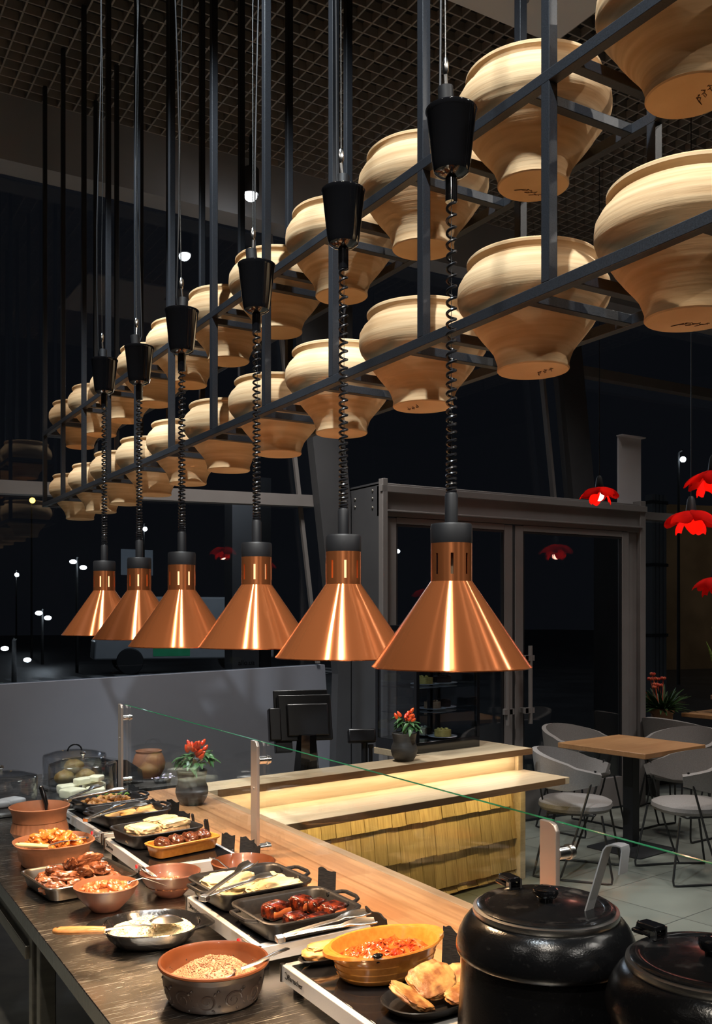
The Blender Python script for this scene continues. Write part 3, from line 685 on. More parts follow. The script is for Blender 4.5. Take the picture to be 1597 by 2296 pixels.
def scatter(name, protos, n, cx, cy, rx, ry, z0, dome, label, cat, group, rz=0, lay=1, seed=1, box=False):
    random.seed(seed); cnt = 0; out = []
    while cnt < n:
        x, y = random.uniform(-1, 1), random.uniform(-1, 1)
        q = max(abs(x), abs(y)) if box else math.hypot(x, y)
        if q > 1: continue
        o = protos[cnt] if cnt < len(protos) else protos[cnt % len(protos)].copy()
        if cnt >= len(protos): COL.objects.link(o)
        X, Y = x * rx, y * ry
        o.location = (cx + X * cos(rz) - Y * sin(rz), cy + X * sin(rz) + Y * cos(rz), z0 + dome * (1 - q * q) * random.uniform(.55, 1) )
        o.rotation_euler = (random.uniform(-.6, .6), random.uniform(-.6, .6), random.uniform(0, 6.3)); s = random.uniform(.8, 1.2); o.scale = (s, s, s)
        tag(o, label, cat, group); cnt += 1; out.append(o)
    return out
PUMP = pm('roast_pumpkin', (.46, .11, .015), (.66, .25, .045), scale=40, rough=.25, coat=.4, bump=.2, sss=.05)
pr = [MB().blob((0, 0, 0), (.050, .024, .020), amp=.4, freq=3, seed=s, sub=3, flatten=.8).build('pumpkin_piece', PUMP) for s in range(5)]
food('pumpkin_sauce', 'orange juices under the roast pumpkin in the oval dish', 'sauce', MB().lathe([(.106, .035), (.112, .042), (.0, .055)], 40, sx=1.02, sy=.98, p=2.5), PUMP, (.792, 3.385, TZ), kind='stuff')
scatter('pumpkin', pr, 54, .792, 3.385, .098, .092, TZ + .062, .048, 'glossy orange roast pumpkin piece in the oval terracotta dish', 'pumpkin', 'pumpkin pieces in the oval dish', seed=3)
POTA = pm('stewed_potato', (.28, .06, .02), (.56, .22, .07), scale=30, rough=.3, coat=.35, bump=.2, sss=.05)
pr = [MB().blob((0, 0, 0), (.021, .017, .015), amp=.3, freq=3, seed=s + 9, sub=2, flatten=.75).build('potato_cube', POTA) for s in range(5)]
food('stew_sauce', 'red-brown sauce under the stewed potato cubes', 'sauce', MB().lathe([(.074, .040), (.082, .052), (.0, .064)], 40), pm('stew_sauce', (.30, .075, .025), (.4, .12, .04), scale=40, rough=.25, coat=.4), (.798, 2.768, TZ), kind='stuff')
scatter('potato', pr, 90, .798, 2.768, .072, .072, TZ + .058, .018, 'small orange-brown stewed potato cube in the brown bowl beside the sausages', 'potato', 'stewed potato cubes', seed=4)
WEDGE = pm('roast_potato', (.26, .10, .03), (.58, .33, .10), scale=26, rough=.4, coat=.15, bump=.3, sss=.04)
pr = [MB().blob((0, 0, 0), (.040, .020, .018), amp=.35, freq=3, seed=s + 20, sub=2, flatten=.8).build('potato_wedge', WEDGE) for s in range(4)]
scatter('wedge', pr, 75, 1.128, 3.876, .100, .085, HP + .022, .034, 'browned roast potato wedge in the farthest black pan', 'potato', 'roast potato wedges', rz=R(8), seed=6, box=True)
HERB = pm('chopped_herb', (.08, .18, .02), (.15, .3, .04), scale=60, rough=.5)
pr = [MB().blob((0, 0, 0), (.022, .009, .006), amp=.5, seed=s + 40, sub=2).build('herb_sprig', HERB) for s in range(2)]
scatter('herb', pr, 7, 1.155, 3.885, .07, .06, HP + .052, .014, 'sprig of green herb on the roast potatoes', 'herb', 'green herb sprigs on the potatoes', rz=R(8), seed=8)
FIL = pm('fried_golden_crust', (.52, .24, .06), (.70, .42, .15), scale=24, rough=.5, bump=.35, bscale=70, sss=.04)
for i, (x, y, dx, dy, rr, lb) in enumerate([(-.075, -.005, .085, .12, .1, 'at the left of its pan, under the tongs'), (.0, .03, .08, .09, .5, 'in the middle of its pan, near the tong tips'), (.060, -.035, .105, .06, .2, 'along the near right side of its pan'), (.085, .035, .07, .075, -.4, 'in the far right corner of its pan'), (-.005, -.06, .09, .05, .0, 'along the near edge of its pan')]):
    food('fried_fillet', 'golden fried fillet ' + lb, 'fillet', MB().blob((0, 0, 0), (dx, dy, .034), amp=.28, freq=2.5, seed=i + 50, sub=4, flatten=.7), FIL, (1.128 + x, 3.612 + y + x * .13, HP + .024 + .002 * i), 'fried fillets', rr)
CASS = pm('casserole_layers', (.56, .40, .20), (.72, .60, .39), scale=30, rough=.5, bump=.3, bscale=60, sss=.05)
CASB = pm('casserole_filling', (.45, .24, .11), (.80, .62, .38), scale=70, stretch=(1, 1, 2), rough=.5, bump=.4)
for i, (x, y, dx, dy, rr, lb) in enumerate([(-.070, -.040, .095, .100, .35, 'at the left'), (.030, .038, .125, .062, .28, 'at the back'), (.055, -.030, .115, .060, .22, 'at the near right')]):
    t = thing('casserole_slice', 'slice of layered casserole with pale golden top, %s of its pan' % lb, 'casserole', (1.120 + x, 3.254 + y + x * .15, HP + .009), rr, 'casserole slices')
    b = MB(); b.blob((0, 0, .026), (dx, dy, .052), amp=.12, freq=7, seed=i + 3, sub=4, flatten=.45); b.build('filling', CASB, t, angle=60)
    b = MB(); b.blob((0, 0, .054), (dx * 1.03, dy * 1.03, .026), amp=.24, freq=8, seed=i + 13, sub=4, flatten=.5); b.build('golden_top', CASS, t, angle=60)
ROLL = pm('braised_meat_roll', (.045, .014, .008), (.13, .042, .019), scale=34, rough=.22, coat=.5, bump=.35)
for i in range(4):
    x = -.082 + i * .054
    food('meat_roll', 'dark braised meat roll in the mustard loaf dish, ' + ['leftmost', 'second from the left', 'third from the left', 'rightmost'][i], 'meat roll', MB().blob((0, 0, 0), (.054, .062, .040), amp=.28, freq=3, seed=i + 70, sub=4), ROLL, (1.142 + x * .974, 3.050 + x * .225, HP + .046), 'meat rolls in the loaf dish')
OML = pm('pale_omelette', (.56, .42, .22), (.70, .58, .36), scale=14, rough=.5, bump=.35, bscale=50, sss=.06)
for i, (x, y, dx, dy, dz, lb) in enumerate([(-.045, .035, .17, .155, .050, 'larger mound, left side of its pan'), (.055, -.055, .17, .10, .042, 'slab along the near side of its pan'), (.080, .030, .085, .09, .036, 'small piece at the right of its pan')]):
    food('omelette_piece', 'fluffy pale yellow omelette, ' + lb, 'omelette', MB().blob((0, 0, 0), (dx, dy, dz), amp=.30, freq=5, seed=i + 80, sub=5, flatten=.75), OML, (1.128 + x, 2.476 + y, HP + .012 + dz * .42), 'omelette pieces', .1 * i)
RIB = pm('glazed_rib_crust', (.018, .004, .003), (.20, .030, .010), scale=46, ramp=(.42, .68), stretch=(1, 1, 1), rough=.16, coat=.7, bump=.4, bscale=45, detail=6)
RIBF = pm('rib_cut_meat', (.30, .06, .02), (.55, .19, .06), scale=20, stretch=(1, 1, 5), rough=.3, coat=.4, bump=.3)
for i, (x, y, rr, dx, dy, dz, lb) in enumerate([(1.098, 2.247, .25, .066, .046, .036, 'alone at the far left of the pan'), (1.178, 2.258, .35, .050, .046, .038, 'at the far side of the pan'), (1.212, 2.228, .2, .050, .036, .032, 'between the far piece and the right piece'), (1.228, 2.166, .3, .062, .046, .036, 'at the right of the pan'), (1.105, 2.150, .1, .050, .040, .034, 'at the near left of the pan'), (1.150, 2.118, .35, .066, .036, .032, 'nearest the front rim of the pan')]):
    dx, dy, dz = dx * 1.1, dy * 1.1, dz * 1.12
    t = thing('glazed_rib', 'sticky red-brown glazed pork rib, ' + lb, 'rib', (x, y, HP + .008), rr, 'glazed ribs')
    MB().blob((0, 0, dz / 2), (dx, dy, dz), amp=.26, freq=5, seed=i + 90, sub=4, flatten=.42).build('glazed_meat', RIB, t, angle=60)
    MB().blob((dx * .06, -dy * .40, dz * .42), (dx * .86, dy * .26, dz * .55), amp=.2, freq=5, seed=i + 99, sub=3, flatten=.5).build('cut_side', RIBF, t, angle=60)
def mound(prof, n, rings, amp, seed, sx=1, sy=1, fr=60, p=2):
    """heap surface inside a bowl; prof(q)->z for q 0..1"""
    m = MB(); vs = [(0, 0, prof(0))]; fs = []
    R_ = n
    for i in range(1, rings + 1):
        for j in range(72):
            a = 2 * pi * j / 72; q = i / rings; k = (abs(cos(a)) ** p + abs(sin(a)) ** p) ** (-1 / p)
            x, y = R_ * q * k * cos(a) * sx, R_ * q * k * sin(a) * sy
            vs.append((x, y, prof(q) + (amp * (noise.noise((x * fr, y * fr, seed)) + .5 * noise.noise((x * fr * 2.6, y * fr * 2.6, seed))) if i < rings else 0)))
    for j in range(72): fs.append((0, 1 + j, 1 + (j + 1) % 72))
    for i in range(rings - 1):
        for j in range(72): a = 1 + i * 72 + j; b = 1 + i * 72 + (j + 1) % 72; fs.append((a, a + 72, b + 72, b))
    vs.append((0, 0, prof(1) - .02)); e = len(vs) - 1
    for j in range(72): fs.append((1 + (rings - 1) * 72 + (j + 1) % 72, 1 + (rings - 1) * 72 + j, e))
    return m.add(vs, fs)
def grains(m, prof, n, rad, cnt, d, seed, sx=1, sy=1, amp=0, fr=60, long=1.0, rmin=0):
    random.seed(seed)
    vs0, fs0 = ICO(1)
    for _ in range(cnt):
        a = random.uniform(0, 2 * pi); q = random.random() ** .5
        x, y = rad * q * cos(a) * sx, rad * q * sin(a) * sy
        z = prof(q) + amp * noise.noise((x * fr, y * fr, n)) + random.uniform(-.001, .0025)
        M = Matrix.Rotation(random.uniform(0, 6.3), 3, 'Z') @ Matrix.Rotation(random.uniform(-.9, .9), 3, 'Y'); s = d * random.uniform(.7, 1.15)
        m.add([Vector((x, y, z)) + M @ Vector((p.x * s * long, p.y * s, p.z * s)) for p in vs0], fs0)
    return m
pr_ = lambda q: .076 - .026 * q * q + .008 * sin(q * 5)
BUCK = pm('buckwheat', (.18, .065, .03), (.42, .22, .12), scale=190, ramp=(.3, .6), rough=.55)
m = mound(pr_, .110, 22, .007, 3, fr=32); grains(m, pr_, 3, .104, 2600, .0023, 5, amp=.007, fr=32)
food('buckwheat', 'loose brown buckwheat grains in the relief-carved bowl', 'buckwheat', m, BUCK, (.825, 2.007, TZ), kind='stuff')
pr_r = lambda q: .056 - .030 * q * q + .004 * sin(q * 7)
RICE = pm('white_rice', (.60, .50, .30), (.80, .72, .52), scale=120, rough=.5, sss=.1)
m = mound(pr_r, .104, 22, .010, 8, sx=1.04, sy=.96, fr=34, p=2.6); grains(m, pr_r, 8, .100, 2400, .0019, 9, sx=1.04, sy=.96, amp=.010, fr=34, long=2.0)
food('rice', 'fluffy white rice heaped in the black enamel pan', 'rice', m, RICE, (.826, 2.440, TZ), kind='stuff', rz=R(-22))
pr_c = lambda q: .058 - .018 * q * q
CAB = pm('stewed_cabbage', (.28, .018, .004), (.56, .12, .022), scale=45, rough=.2, coat=.5, bump=.4, bscale=90)
m = mound(pr_c, .100, 26, .012, 12, sx=1.16, sy=.80, fr=40, p=2.25); random.seed(21)
for _ in range(170):
    a = random.uniform(0, 6.28); q = random.random() ** .5; x, y = .088 * q * cos(a) * 1.16, .088 * q * sin(a) * .8; z = pr_c(q) + .012 * noise.noise((x * 40, y * 40, 12)) + .001; d_ = random.uniform(0, 6.28); L_ = random.uniform(.008, .018)
    m.tube([(x + L_ * t_ * cos(d_ + t_ * .5), y + L_ * t_ * sin(d_ + t_ * .5), z + .003 * cos(t_ * 3)) for t_ in (-.5, -.2, .1, .5)], .0018, 5)
food('stewed_cabbage', 'red stewed cabbage with tomato filling the mustard casserole', 'cabbage', m, CAB, (1.150, 1.795, HP + .0025), kind='stuff', rz=R(4))
pr_b = lambda q: .042 - .008 * q * q
BEAN = pm('bean_relish', (.14, .035, .02), (.50, .22, .10), scale=60, rough=.3, coat=.3)
m = mound(pr_b, .074, 14, .004, 5, fr=70); grains(m, pr_b, 5, .07, 420, .0042, 6, amp=.004, fr=70, long=1.5)
food('bean_relish', 'dark bean relish in the bowl with the sauce spoon', 'relish', m, BEAN, (1.010, 2.808, TZ), kind='stuff')
m = mound(lambda q: .105 - .006 * q * q, .092, 10, .002, 5, fr=70)
food('porridge', 'reddish sauce inside the tall terracotta pot', 'sauce', m, pm('borscht_red', (.35, .11, .05), (.5, .2, .1), scale=40, rough=.3, coat=.3), (.820, 3.733, TZ), kind='stuff')
m = mound(lambda q: .050 - .004 * q * q, .078, 10, .002, 6, fr=70)
food('red_sauce', 'thin red sauce in the shallow bowl behind the omelette pan', 'sauce', m, pm('red_sauce_m', (.5, .13, .03), (.6, .2, .05), scale=40, rough=.2, coat=.5), (1.228, 2.745, TZ), kind='stuff')
FRIT = pm('potato_fritter', (.20, .075, .02), (.46, .27, .095), scale=34, ramp=(.40, .62), rough=.5, bump=.7, bscale=90, sss=.04)
for i, (x, y, z, dx, dy, rx, ry, rz, lb) in enumerate([(-.060, -.012, .024, .085, .095, .35, .35, .4, 'leaning at the left of the skillet'), (.010, .012, .036, .105, .085, .45, -.15, .1, 'on top in the middle of the skillet'), (.066, .010, .026, .085, .08, .3, -.3, -.2, 'at the right of the skillet'), (.045, -.036, .018, .08, .06, .1, -.1, .3, 'lowest, at the near right of the skillet')]):
    o = food('fritter', 'crisp golden potato fritter ' + lb, 'fritter', MB().blob((0, 0, 0), (dx, dy, .018), amp=.24, freq=3.2, seed=i + 120, sub=5, flatten=.7), FRIT, (1.135 + x, 1.592 + y, HP + .012 + z), 'fritters in the skillet'); o.rotation_euler = (rx, ry, rz)
CREPE = pm('folded_pancake', (.50, .24, .07), (.68, .44, .19), scale=26, rough=.5, bump=.25)
for i, (x, lb) in enumerate(((-.058, 'left'), (.045, 'right'))):
    t_ = MB().blob((0, 0, .012), (.105, .058, .026), amp=.22, freq=4, seed=i + 200, sub=4, flatten=.7).blob((.006, .002, .024), (.092, .046, .018), amp=.3, freq=4, seed=i + 210, sub=4, flatten=.7)
    food('folded_pancake', 'browned folded pancake, %s one on the small oval plate under the tongs' % lb, 'pancake', t_, CREPE, (1.122 + x, 1.926, HP + .010), 'folded pancakes', .08)
# ------------------------------------------------------------------ utensils
def tongs(p0, p1, p2, label, scal=.018):
    """sprung tongs: hinge p0, scalloped tips p1 and p2"""
    P0 = Vector(p0); t = thing('tongs', label, 'tongs', p0, 0, 'serving tongs')
    for q in (p1, p2):
        d = Vector(q) - P0; L = d.length; d.normalize(); s = Vector((0, 0, 1)).cross(d).normalized(); w = d.cross(s)
        g = []
        for i in range(15):
            u = i / 14; hw = .0085 if u < .68 else .0085 + (.013 * sin(min(1, (u - .68) / .22) * pi / 2)) * (1 if u < .95 else .75)
            edge = hw + (.0022 * sin(u * 75) if u > .7 else 0)
            row = []
            for v in (-1, -.6, 0, .6, 1):
                cv = .0045 if u < .68 else .009
                row.append(d * L * u + s * edge * v + w * (cv * v * v + .004 * sin(u * pi)))
            g.append(row)
        MB().sheet(g, .0016).build('tong_arm', UTEN, t)
    d = ((Vector(p1) + Vector(p2)) / 2 - P0).normalized(); s = Vector((0, 0, 1)).cross(d).normalized()
    m = MB(); M = Matrix((d, s, d.cross(s))).transposed()
    m.box(d * .004, (.020, .024, .014), rot=M); m.build('hinge', UTEN, t, bevel=.002)
tongs((.925, 2.322, .978), (1.150, 2.500, .998), (1.165, 2.395, .985), 'steel tongs lying across the pale omelette pan')
tongs((.972, 1.975, .966), (1.215, 1.972, .985), (1.195, 1.905, .985), 'steel tongs over the folded pancakes, between the rib pan and the mustard casserole')
tongs((.908, 3.395, .985), (1.100, 3.590, .985), (1.190, 3.545, .982), 'steel tongs resting on the pan of fried fillets')
tongs((.935, 3.780, .985), (1.120, 3.950, .998), (1.185, 3.835, .995), 'steel tongs reaching into the farthest pan of roast potatoes')
def spoon(pts, hw, bowlc, bowld, bl, bw, label, mat=UTEN, handle=None, cat='spoon', dep=.010):
    """strip handle along pts, then an oval bowl at bowlc pointing along bowld"""
    o = Vector(pts[0]); t = thing('serving_spoon', label, cat, tuple(o))
    P = [Vector(p) - o for p in pts]
    MB().tube(P, [hw] * len(P), 8, flat=.35).build('spoon_shaft', mat, t)
    d = Vector(bowld).normalized(); s = Vector((0, 0, 1)).cross(d).normalized(); w = d.cross(s); c = Vector(bowlc) - o
    g = []
    for i in range(9):
        u = i / 8 * 2 - 1; hwid = bw * max(.02, (1 - abs(u) ** 2.4)) ** .5; row = []
        for j in range(9):
            v = j / 8 * 2 - 1; row.append(c + d * bl * u + s * hwid * v - w * dep * max(0, 1 - u * u) * max(0, 1 - v * v) )
        g.append(row)
    MB().sheet(g, .0015).build('spoon_bowl', mat, t)
    if handle:
        a, b, r, hm = handle; a = Vector(a) - o; b = Vector(b) - o
        MB().tube([a + (b - a) * u for u in (0, .03, .12, .35, .7, .95, 1)], [r * .55, r * .8, r * .98, r * 1.05, r, r * .9, r * .8], 14, flat=.62).build('wooden_handle' if hm is BAMBOO else 'handle', hm, t)
        e = a + (b - a) * .10; MB().tube([e + Vector((0, 0, r * .58)), e + Vector((0, 0, r * .68))], .004, 12).build('hanging_hole_ring', CHROME, t)
    return t
spoon([(.662, 2.345, .933), (.735, 2.347, .931), (.775, 2.350, .926), (.800, 2.356, .917)], .007, (.845, 2.378, .918), (.9, .4, -.15), .052, .034, 'steel serving spoon with bamboo handle lying across the rice pan',
      handle=((.560, 2.400, .934), (.672, 2.340, .934), .0155, BAMBOO), dep=-.014)
spoon([(.735, 3.240, .945), (.79, 3.28, .945), (.83, 3.32, .935)], .006, (.872, 3.36, .930), (.9, .6, -.1), .045, .026, 'spoon with pale wooden handle across the oval pumpkin dish',
      handle=((.648, 3.305, .948), (.742, 3.238, .944), .0115, pm('pale_wood_handle', (.68, .42, .20), (.76, .52, .28), scale=10, rough=.4)))
spoon([(.962, 2.783, .914), (.975, 2.782, .905), (.99, 2.785, .897)], .004, (.938, 2.797, .934), (-.8, .35, .6), .030, .016, 'small steel spoon leaning on the rim of the bean relish bowl')
spoon([(.972, 2.722, .905), (.93, 2.74, .922), (.905, 2.752, .932), (.87, 2.765, .922)], .003, (.858, 2.768, .918), (-1, .2, -.3), .02, .012, 'thin spoon handle leaning out of the potato cube bowl')
spoon([(1.00, 1.985, .936), (.95, 1.95, .944), (.90, 1.93, .940), (.86, 1.935, .932)], .0075, (.815, 1.955, .918), (-1, .3, -.25), .040, .024, 'steel spoon with black edged handle resting in the buckwheat bowl')
spoon([(1.128, 2.780, .956), (1.150, 2.765, .950), (1.17, 2.755, .93), (1.2, 2.75, .91)], .005, (1.218, 2.747, .902), (.9, -.1, -.4), .02, .014, 'steel spoon standing in the shallow red bowl')
t = thing('ladle', 'dark shiny ladle handle sticking out of the tall terracotta pot', 'ladle', (.868, 3.80, .955))
MB().tube([(-.01, -.01, -.01), (-.008, 0, .02), (-.016, .018, .062), (-.022, .026, .085)], [.004, .009, .0105, .009], 12).build('handle', GLOSSB, t)
MB().tube([(-.022, .026, .085), (-.0225, .027, .089)], [.009, .006], 12).build('end_cap', CHROME, t)
t = thing('teaspoon', 'black knobbed spoon end hooked on the near rim of the mustard casserole', 'spoon', (1.08, 1.716, .985))
MB().tube([(0, -.004, -.012), (0, 0, .0), (.004, .012, -.004), (.012, .04, -.018)], [.004, .004, .003, .003], 8).build('shaft', GLOSSB, t)
MB().blob((0, -.002, .003), (.026, .018, .010), amp=0, sub=3).build('knob', GLOSSB, t)

# ------------------------------------------------------------------ slate price tags
random.seed(31)
def slate_tag(x, y, w, h, rz, label, lean=.15):
    t = thing('slate_tag', label, 'price tag', (x, y, TZ), rz, 'black slate price tags')
    pts = [(-w / 2, 0), (w / 2, 0)]
    for i in range(9):
        u = 1 - i / 8; pts.append((w * (u - .5), h * (.84 + .16 * (1 - u)) + .0035 * sin(u * 9 + x * 40) + random.uniform(-.0015, .0015)))
    b = MB().prism(pts, .005, (0, .0, .008), (1, 0, 0), (0, lean, 1)); b.build('slate', SLATE, t, smooth=False)
    MB().tube([(-.016, -.010, .006), (.016, -.010, .006), (.020, -.004, .012), (.016, .012, .006), (-.016, .012, .006), (-.020, -.004, .012)], .005, 8, closed=True).build('stand', MATB, t)
for x, y, w, h, rz, lb in [(1.392, 2.500, .055, .095, -.75, 'black slate tag with wavy top, behind the omelette and rib pans'), (1.372, 2.180, .13, .055, 1.45, 'long low black slate tag beside the rib pan'), (1.372, 3.040, .052, .082, -.80, 'black slate tag behind the loaf dish, nearest the middle guard post'), (1.366, 3.190, .050, .066, -.75, 'black slate tag standing behind the loaf dish, second from the middle post'),
                           (1.368, 3.385, .05, .085, .95, 'black slate tag seen edge-on behind the casserole pan'), (1.380, 3.560, .045, .07, 1.1, 'thin black slate tag seen edge-on beside the fillet pan'), (1.366, 3.640, .048, .066, -.75, 'small black slate tag beside the fillet pan, right of the thin one'), (1.375, 3.800, .056, .085, -.75, 'tall black slate tag in front of the larger chili pot'),
                           (1.362, 4.000, .044, .055, -.75, 'small black slate tag beside the potato pan handle'), (1.394, 3.015, .036, .06, -1.1, 'small black slate tag at the foot of the middle guard post') , (1.372, 1.845, .045, .105, -.9, 'black slate tag peeking over the mustard casserole'), (1.385, 1.50, .06, .11, -.6, 'black slate tag half hidden behind the big front kettle'), (1.36, 4.28, .05, .075, -.7, 'black slate tag at the foot of the farthest guard post')]:
    slate_tag(x, y, w, h, rz, lb)

# ------------------------------------------------------------------ soup kettles
def kettle(x, y, label, rz=0):
    t = thing('soup_kettle', label, 'soup kettle', (x, y, TZ), rz, 'black soup kettles')
    MB().lathe([(.150, 0), (.1625, .002), (.1650, .012), (.1645, .050), (.1605, .056), (.1600, .08), (.1545, .17), (.1500, .25), (.148, .275)], 72).build('kettle_body', CAV, t)
    MB().lathe([(.144, .262), (.1550, .2625), (.1585, .266), (.1600, .273), (.1592, .282), (.1545, .299), (.147, .314), (.139, .3245), (.131, .331), (.127, .333), (.124, .325), (.123, .26)], 72, cap0=False, cap1=False).build('collar', CAV, t)
    MB().lathe([(.127, .331), (.130, .337), (.129, .344), (.122, .346), (.119, .340), (.117, .341)], 72, cap0=True, cap1=True).build('rim', STEEL, t)
    l = MB().lathe([(.121, .342), (.123, .348), (.116, .352), (.106, .352), (.102, .349), (.095, .350), (.03, .356), (.0, .3565)][:-1], 72).build('lid', LIDM, t)
    MB().lathe([(.013, .355), (.014, .361), (.020, .364), (.0235, .371), (.0225, .378), (.014, .3815), (.002, .382)], 32).build('lid_knob', GLOSSB, l)
    h = MB().box((-.106, .068, .356), (.040, .026, .006), R(-33)).box((-.098, .062, .368), (.038, .026, .009), R(-33)); h.build('hinge_plate', GLOSSB, l, bevel=.002)
    for q in ((-.092, .046, .360), (-.078, .066, .360)): MB().box(q, (.010, .004, .018), R(-33)).build('hinge_bracket', CHROME, l)
    MB().prism([(0, 0), (.018, 0), (.009, .022)], .003, (-.125, .076, .350), (.83, -.55, 0), (0, 0, 1)).build('lid_catch', CHROME, l)
    return t
kettle(1.163, 1.281, 'large black soup kettle with a steel ladle through its lid', R(-64))
kettle(1.198, .948, 'black soup kettle cut off by the right edge, without a ladle', R(-54))
o = Vector((1.200, 1.215, 1.19)); t = thing('ladle', 'flat steel ladle handle with hooked end, standing in the front kettle', 'ladle', tuple(o))
lat = Vector((.858, -.5135, 0)); ldir = Vector((.040, -.012, .125))
dp = Vector((.5135, .858, 0)); hk = lat * .75 - dp * .35
P = [o - Vector((.010, -.003, .03)), o, o + ldir * .5, o + ldir * .93, o + ldir * .985 + hk * .004, o + ldir + hk * .012, o + ldir + hk * .024, o + ldir * .985 + hk * .034, o + ldir * .93 + hk * .038, o + ldir * .62 + hk * .046]
g = [[p - o + (lat * .72 + dp * .7) * w for w in (-.0135, 0, .0135)] for p in P]
MB().sheet(g, .0025).build('ladle_handle', pm('ladle_steel', (.46, .46, .46), rough=.3, metal=.55), t)

# ------------------------------------------------------------------ chili plants
def leaf_mb(m, base, d, L, w, droop=.3, up=(0, 0, 1)):
    d = Vector(d).normalized(); s = d.cross(Vector(up)).normalized(); B = Vector(base); g = []
    for i in range(7):
        u = i / 6; hw = w * (sin(pi * min(1, u * .92 + .04)) ** .9) * (1 - .25 * u); c = B + d * L * u + Vector((0, 0, -droop * L * u * u))
        g.append([c + s * hw * v + Vector((0, 0, abs(v) * hw * .35)) for v in (-1, 0, 1)])
    m.sheet(g, .0012)
def chili_plant(x, y, z, sc, label, seed, nchi, side):
    random.seed(seed); t = thing('chili_plant', label, 'potted plant', (x, y, z), 0)
    K = sc
    MB().lathe([(.045 * K, 0), (.052 * K, .003), (.068 * K, .030 * K), (.075 * K, .055 * K), (.073 * K, .078 * K), (.064 * K, .100 * K), (.0625 * K, .112 * K), (.069 * K, .148 * K), (.0705 * K, .155 * K), (.068 * K, .157 * K), (.063 * K, .146 * K), (.06 * K, .13 * K)], 48).build('ceramic_pot', PGREY, t)
    m = mound(lambda q: .147 * K - .004 * q, .0635 * K, 8, .004, seed, fr=60); m.build('soil', SOIL, t)
    top = .15 * K; st = MB(); lf = MB(); ch = MB()
    for i in range(13):
        a = random.uniform(0, 6.3); r = random.uniform(.02, .06) * K; hgt = random.uniform(.03, .085) * K
        tip = (r * cos(a) + side[0] * .018, r * sin(a) + side[1] * .018, top + hgt)
        st.tube([(0, 0, top - .01), (tip[0] * .4, tip[1] * .4, top + hgt * .55), tip], [.0025, .002, .0012], 6)
        for q in range(4):
            b = a + random.uniform(-1.3, 1.3); leaf_mb(lf, tip, (cos(b), sin(b), random.uniform(-.4, .5)), random.uniform(.040, .068) * K, random.uniform(.012, .019) * K, random.uniform(.1, .8))
    st.build('stems', pm('plant_stem', (.07, .13, .03), rough=.5), t); lf.build('leaves', LEAF, t)
    for i in range(nchi):
        a = random.uniform(0, 6.3); r = random.random() ** .6 * .040 * K
        c = Vector((side[0] * .026 + r * cos(a) * 1.25, side[1] * .026 + r * sin(a) * 1.25, top + (.088 + random.uniform(-.026, .030)) * K))
        dv = Vector((cos(a) * .5 + side[0] * .35, sin(a) * .5 + side[1] * .35, random.uniform(.35, 1))).normalized(); L = random.uniform(.032, .043) * K
        MB().tube([c + dv * L * u for u in (0, .08, .3, .55, .8, .95, 1)], [.004 * K, .0085 * K, .0108 * K, .0098 * K, .007 * K, .0035 * K, .0005], 12).build('chili', CHILI, t)
    return t
chili_plant(1.580, 4.105, TZ, 1.0, 'red chili plant in a rounded grey pot on the wooden counter, the larger in view', 3, 22, (.55, -.45))
chili_plant(3.130, 4.672, TZ, 1.06, 'red chili plant in a grey pot on the raised bar top beside the cake case', 8, 12, (.2, -.35))

# ------------------------------------------------------------------ cloches and far end of table
def cloche(x, y, r, h, label, loop=False):
    t = thing('cloche', label, 'cloche', (x, y, TZ + .022), 0, 'clear domed cake covers')
    P = [(r, 0), (r, h * .82), (r - .004, h * .86), (r * .6, h * .96), (r * .2, h), (.006, h)]
    Q = [(a - .003, b - (.003 if i > 1 else 0)) for i, (a, b) in enumerate(P)]
    MB().lathe(P + [(max(.004, a), b) for a, b in reversed(Q)], 56, cap0=False, cap1=False).build('dome', DOME, t)
    MB().lathe([(r + .001, 0), (r + .003, .003), (r + .001, .006)], 56, cap0=False, cap1=False).build('rim_ring', DOME, t)
    if loop: MB().tube([(.035 * cos(a), 0, h - .008 + .032 * sin(a)) for a in [pi * k / 12 for k in range(13)]], .004, 8).build('loop_handle', GLOSSB, t)
    else: MB().lathe([(.006, h - .002), (.007, h + .008), (.013, h + .016), (.012, h + .024), (.004, h + .028)], 20).build('knob', CHROME, t)
    p = thing('serving_board', 'dark round board under the ' + label.split(',')[0], 'board', (x, y, TZ), 0)
    MB().lathe([(r - .05, 0), (r + .012, .003), (r + .018, .014), (r + .012, .021), (r - .03, .0205)], 56).build('board_disc', pm('dark_board', (.03, .03, .032), (.05, .05, .05), scale=20, rough=.35), p)
    return t
cloche(1.175, 4.455, .155, .178, 'clear dome over the cheese slabs, in front of the loop handled dome')
cloche(1.235, 4.835, .155, .165, 'clear dome with loop handle over buns, farthest on the steel table', True)
cloche(.800, 4.400, .155, .152, 'clear dome at the left edge of the photo, over white slices')
CHEESE = pm('white_cheese', (.78, .74, .50), (.88, .84, .62), scale=12, rough=.5, bump=.15, sss=.06)
for i, (x, y, z, dx, dy, dz, rr, lb) in enumerate([(1.115, 4.40, .012, .10, .09, .044, .5, 'lower left'), (1.215, 4.385, .012, .085, .085, .042, -.2, 'lower front right'), (1.24, 4.50, .012, .085, .09, .05, .3, 'lower back right'), (1.12, 4.51, .012, .09, .08, .045, .1, 'lower back left'), (1.185, 4.46, .058, .10, .055, .030, .35, 'upper middle'), (1.238, 4.46, .066, .075, .06, .026, .9, 'upper right, leaning')]):
    food('cheese_slab', 'white cheese slab under the clear dome, ' + lb, 'cheese', MB().blob((0, 0, 0), (dx, dy, dz), amp=.08, freq=4, seed=i + 150, sub=4, flatten=.32), CHEESE, (x, y, TZ + .022 + z + dz * .3), 'cheese slabs', rr)
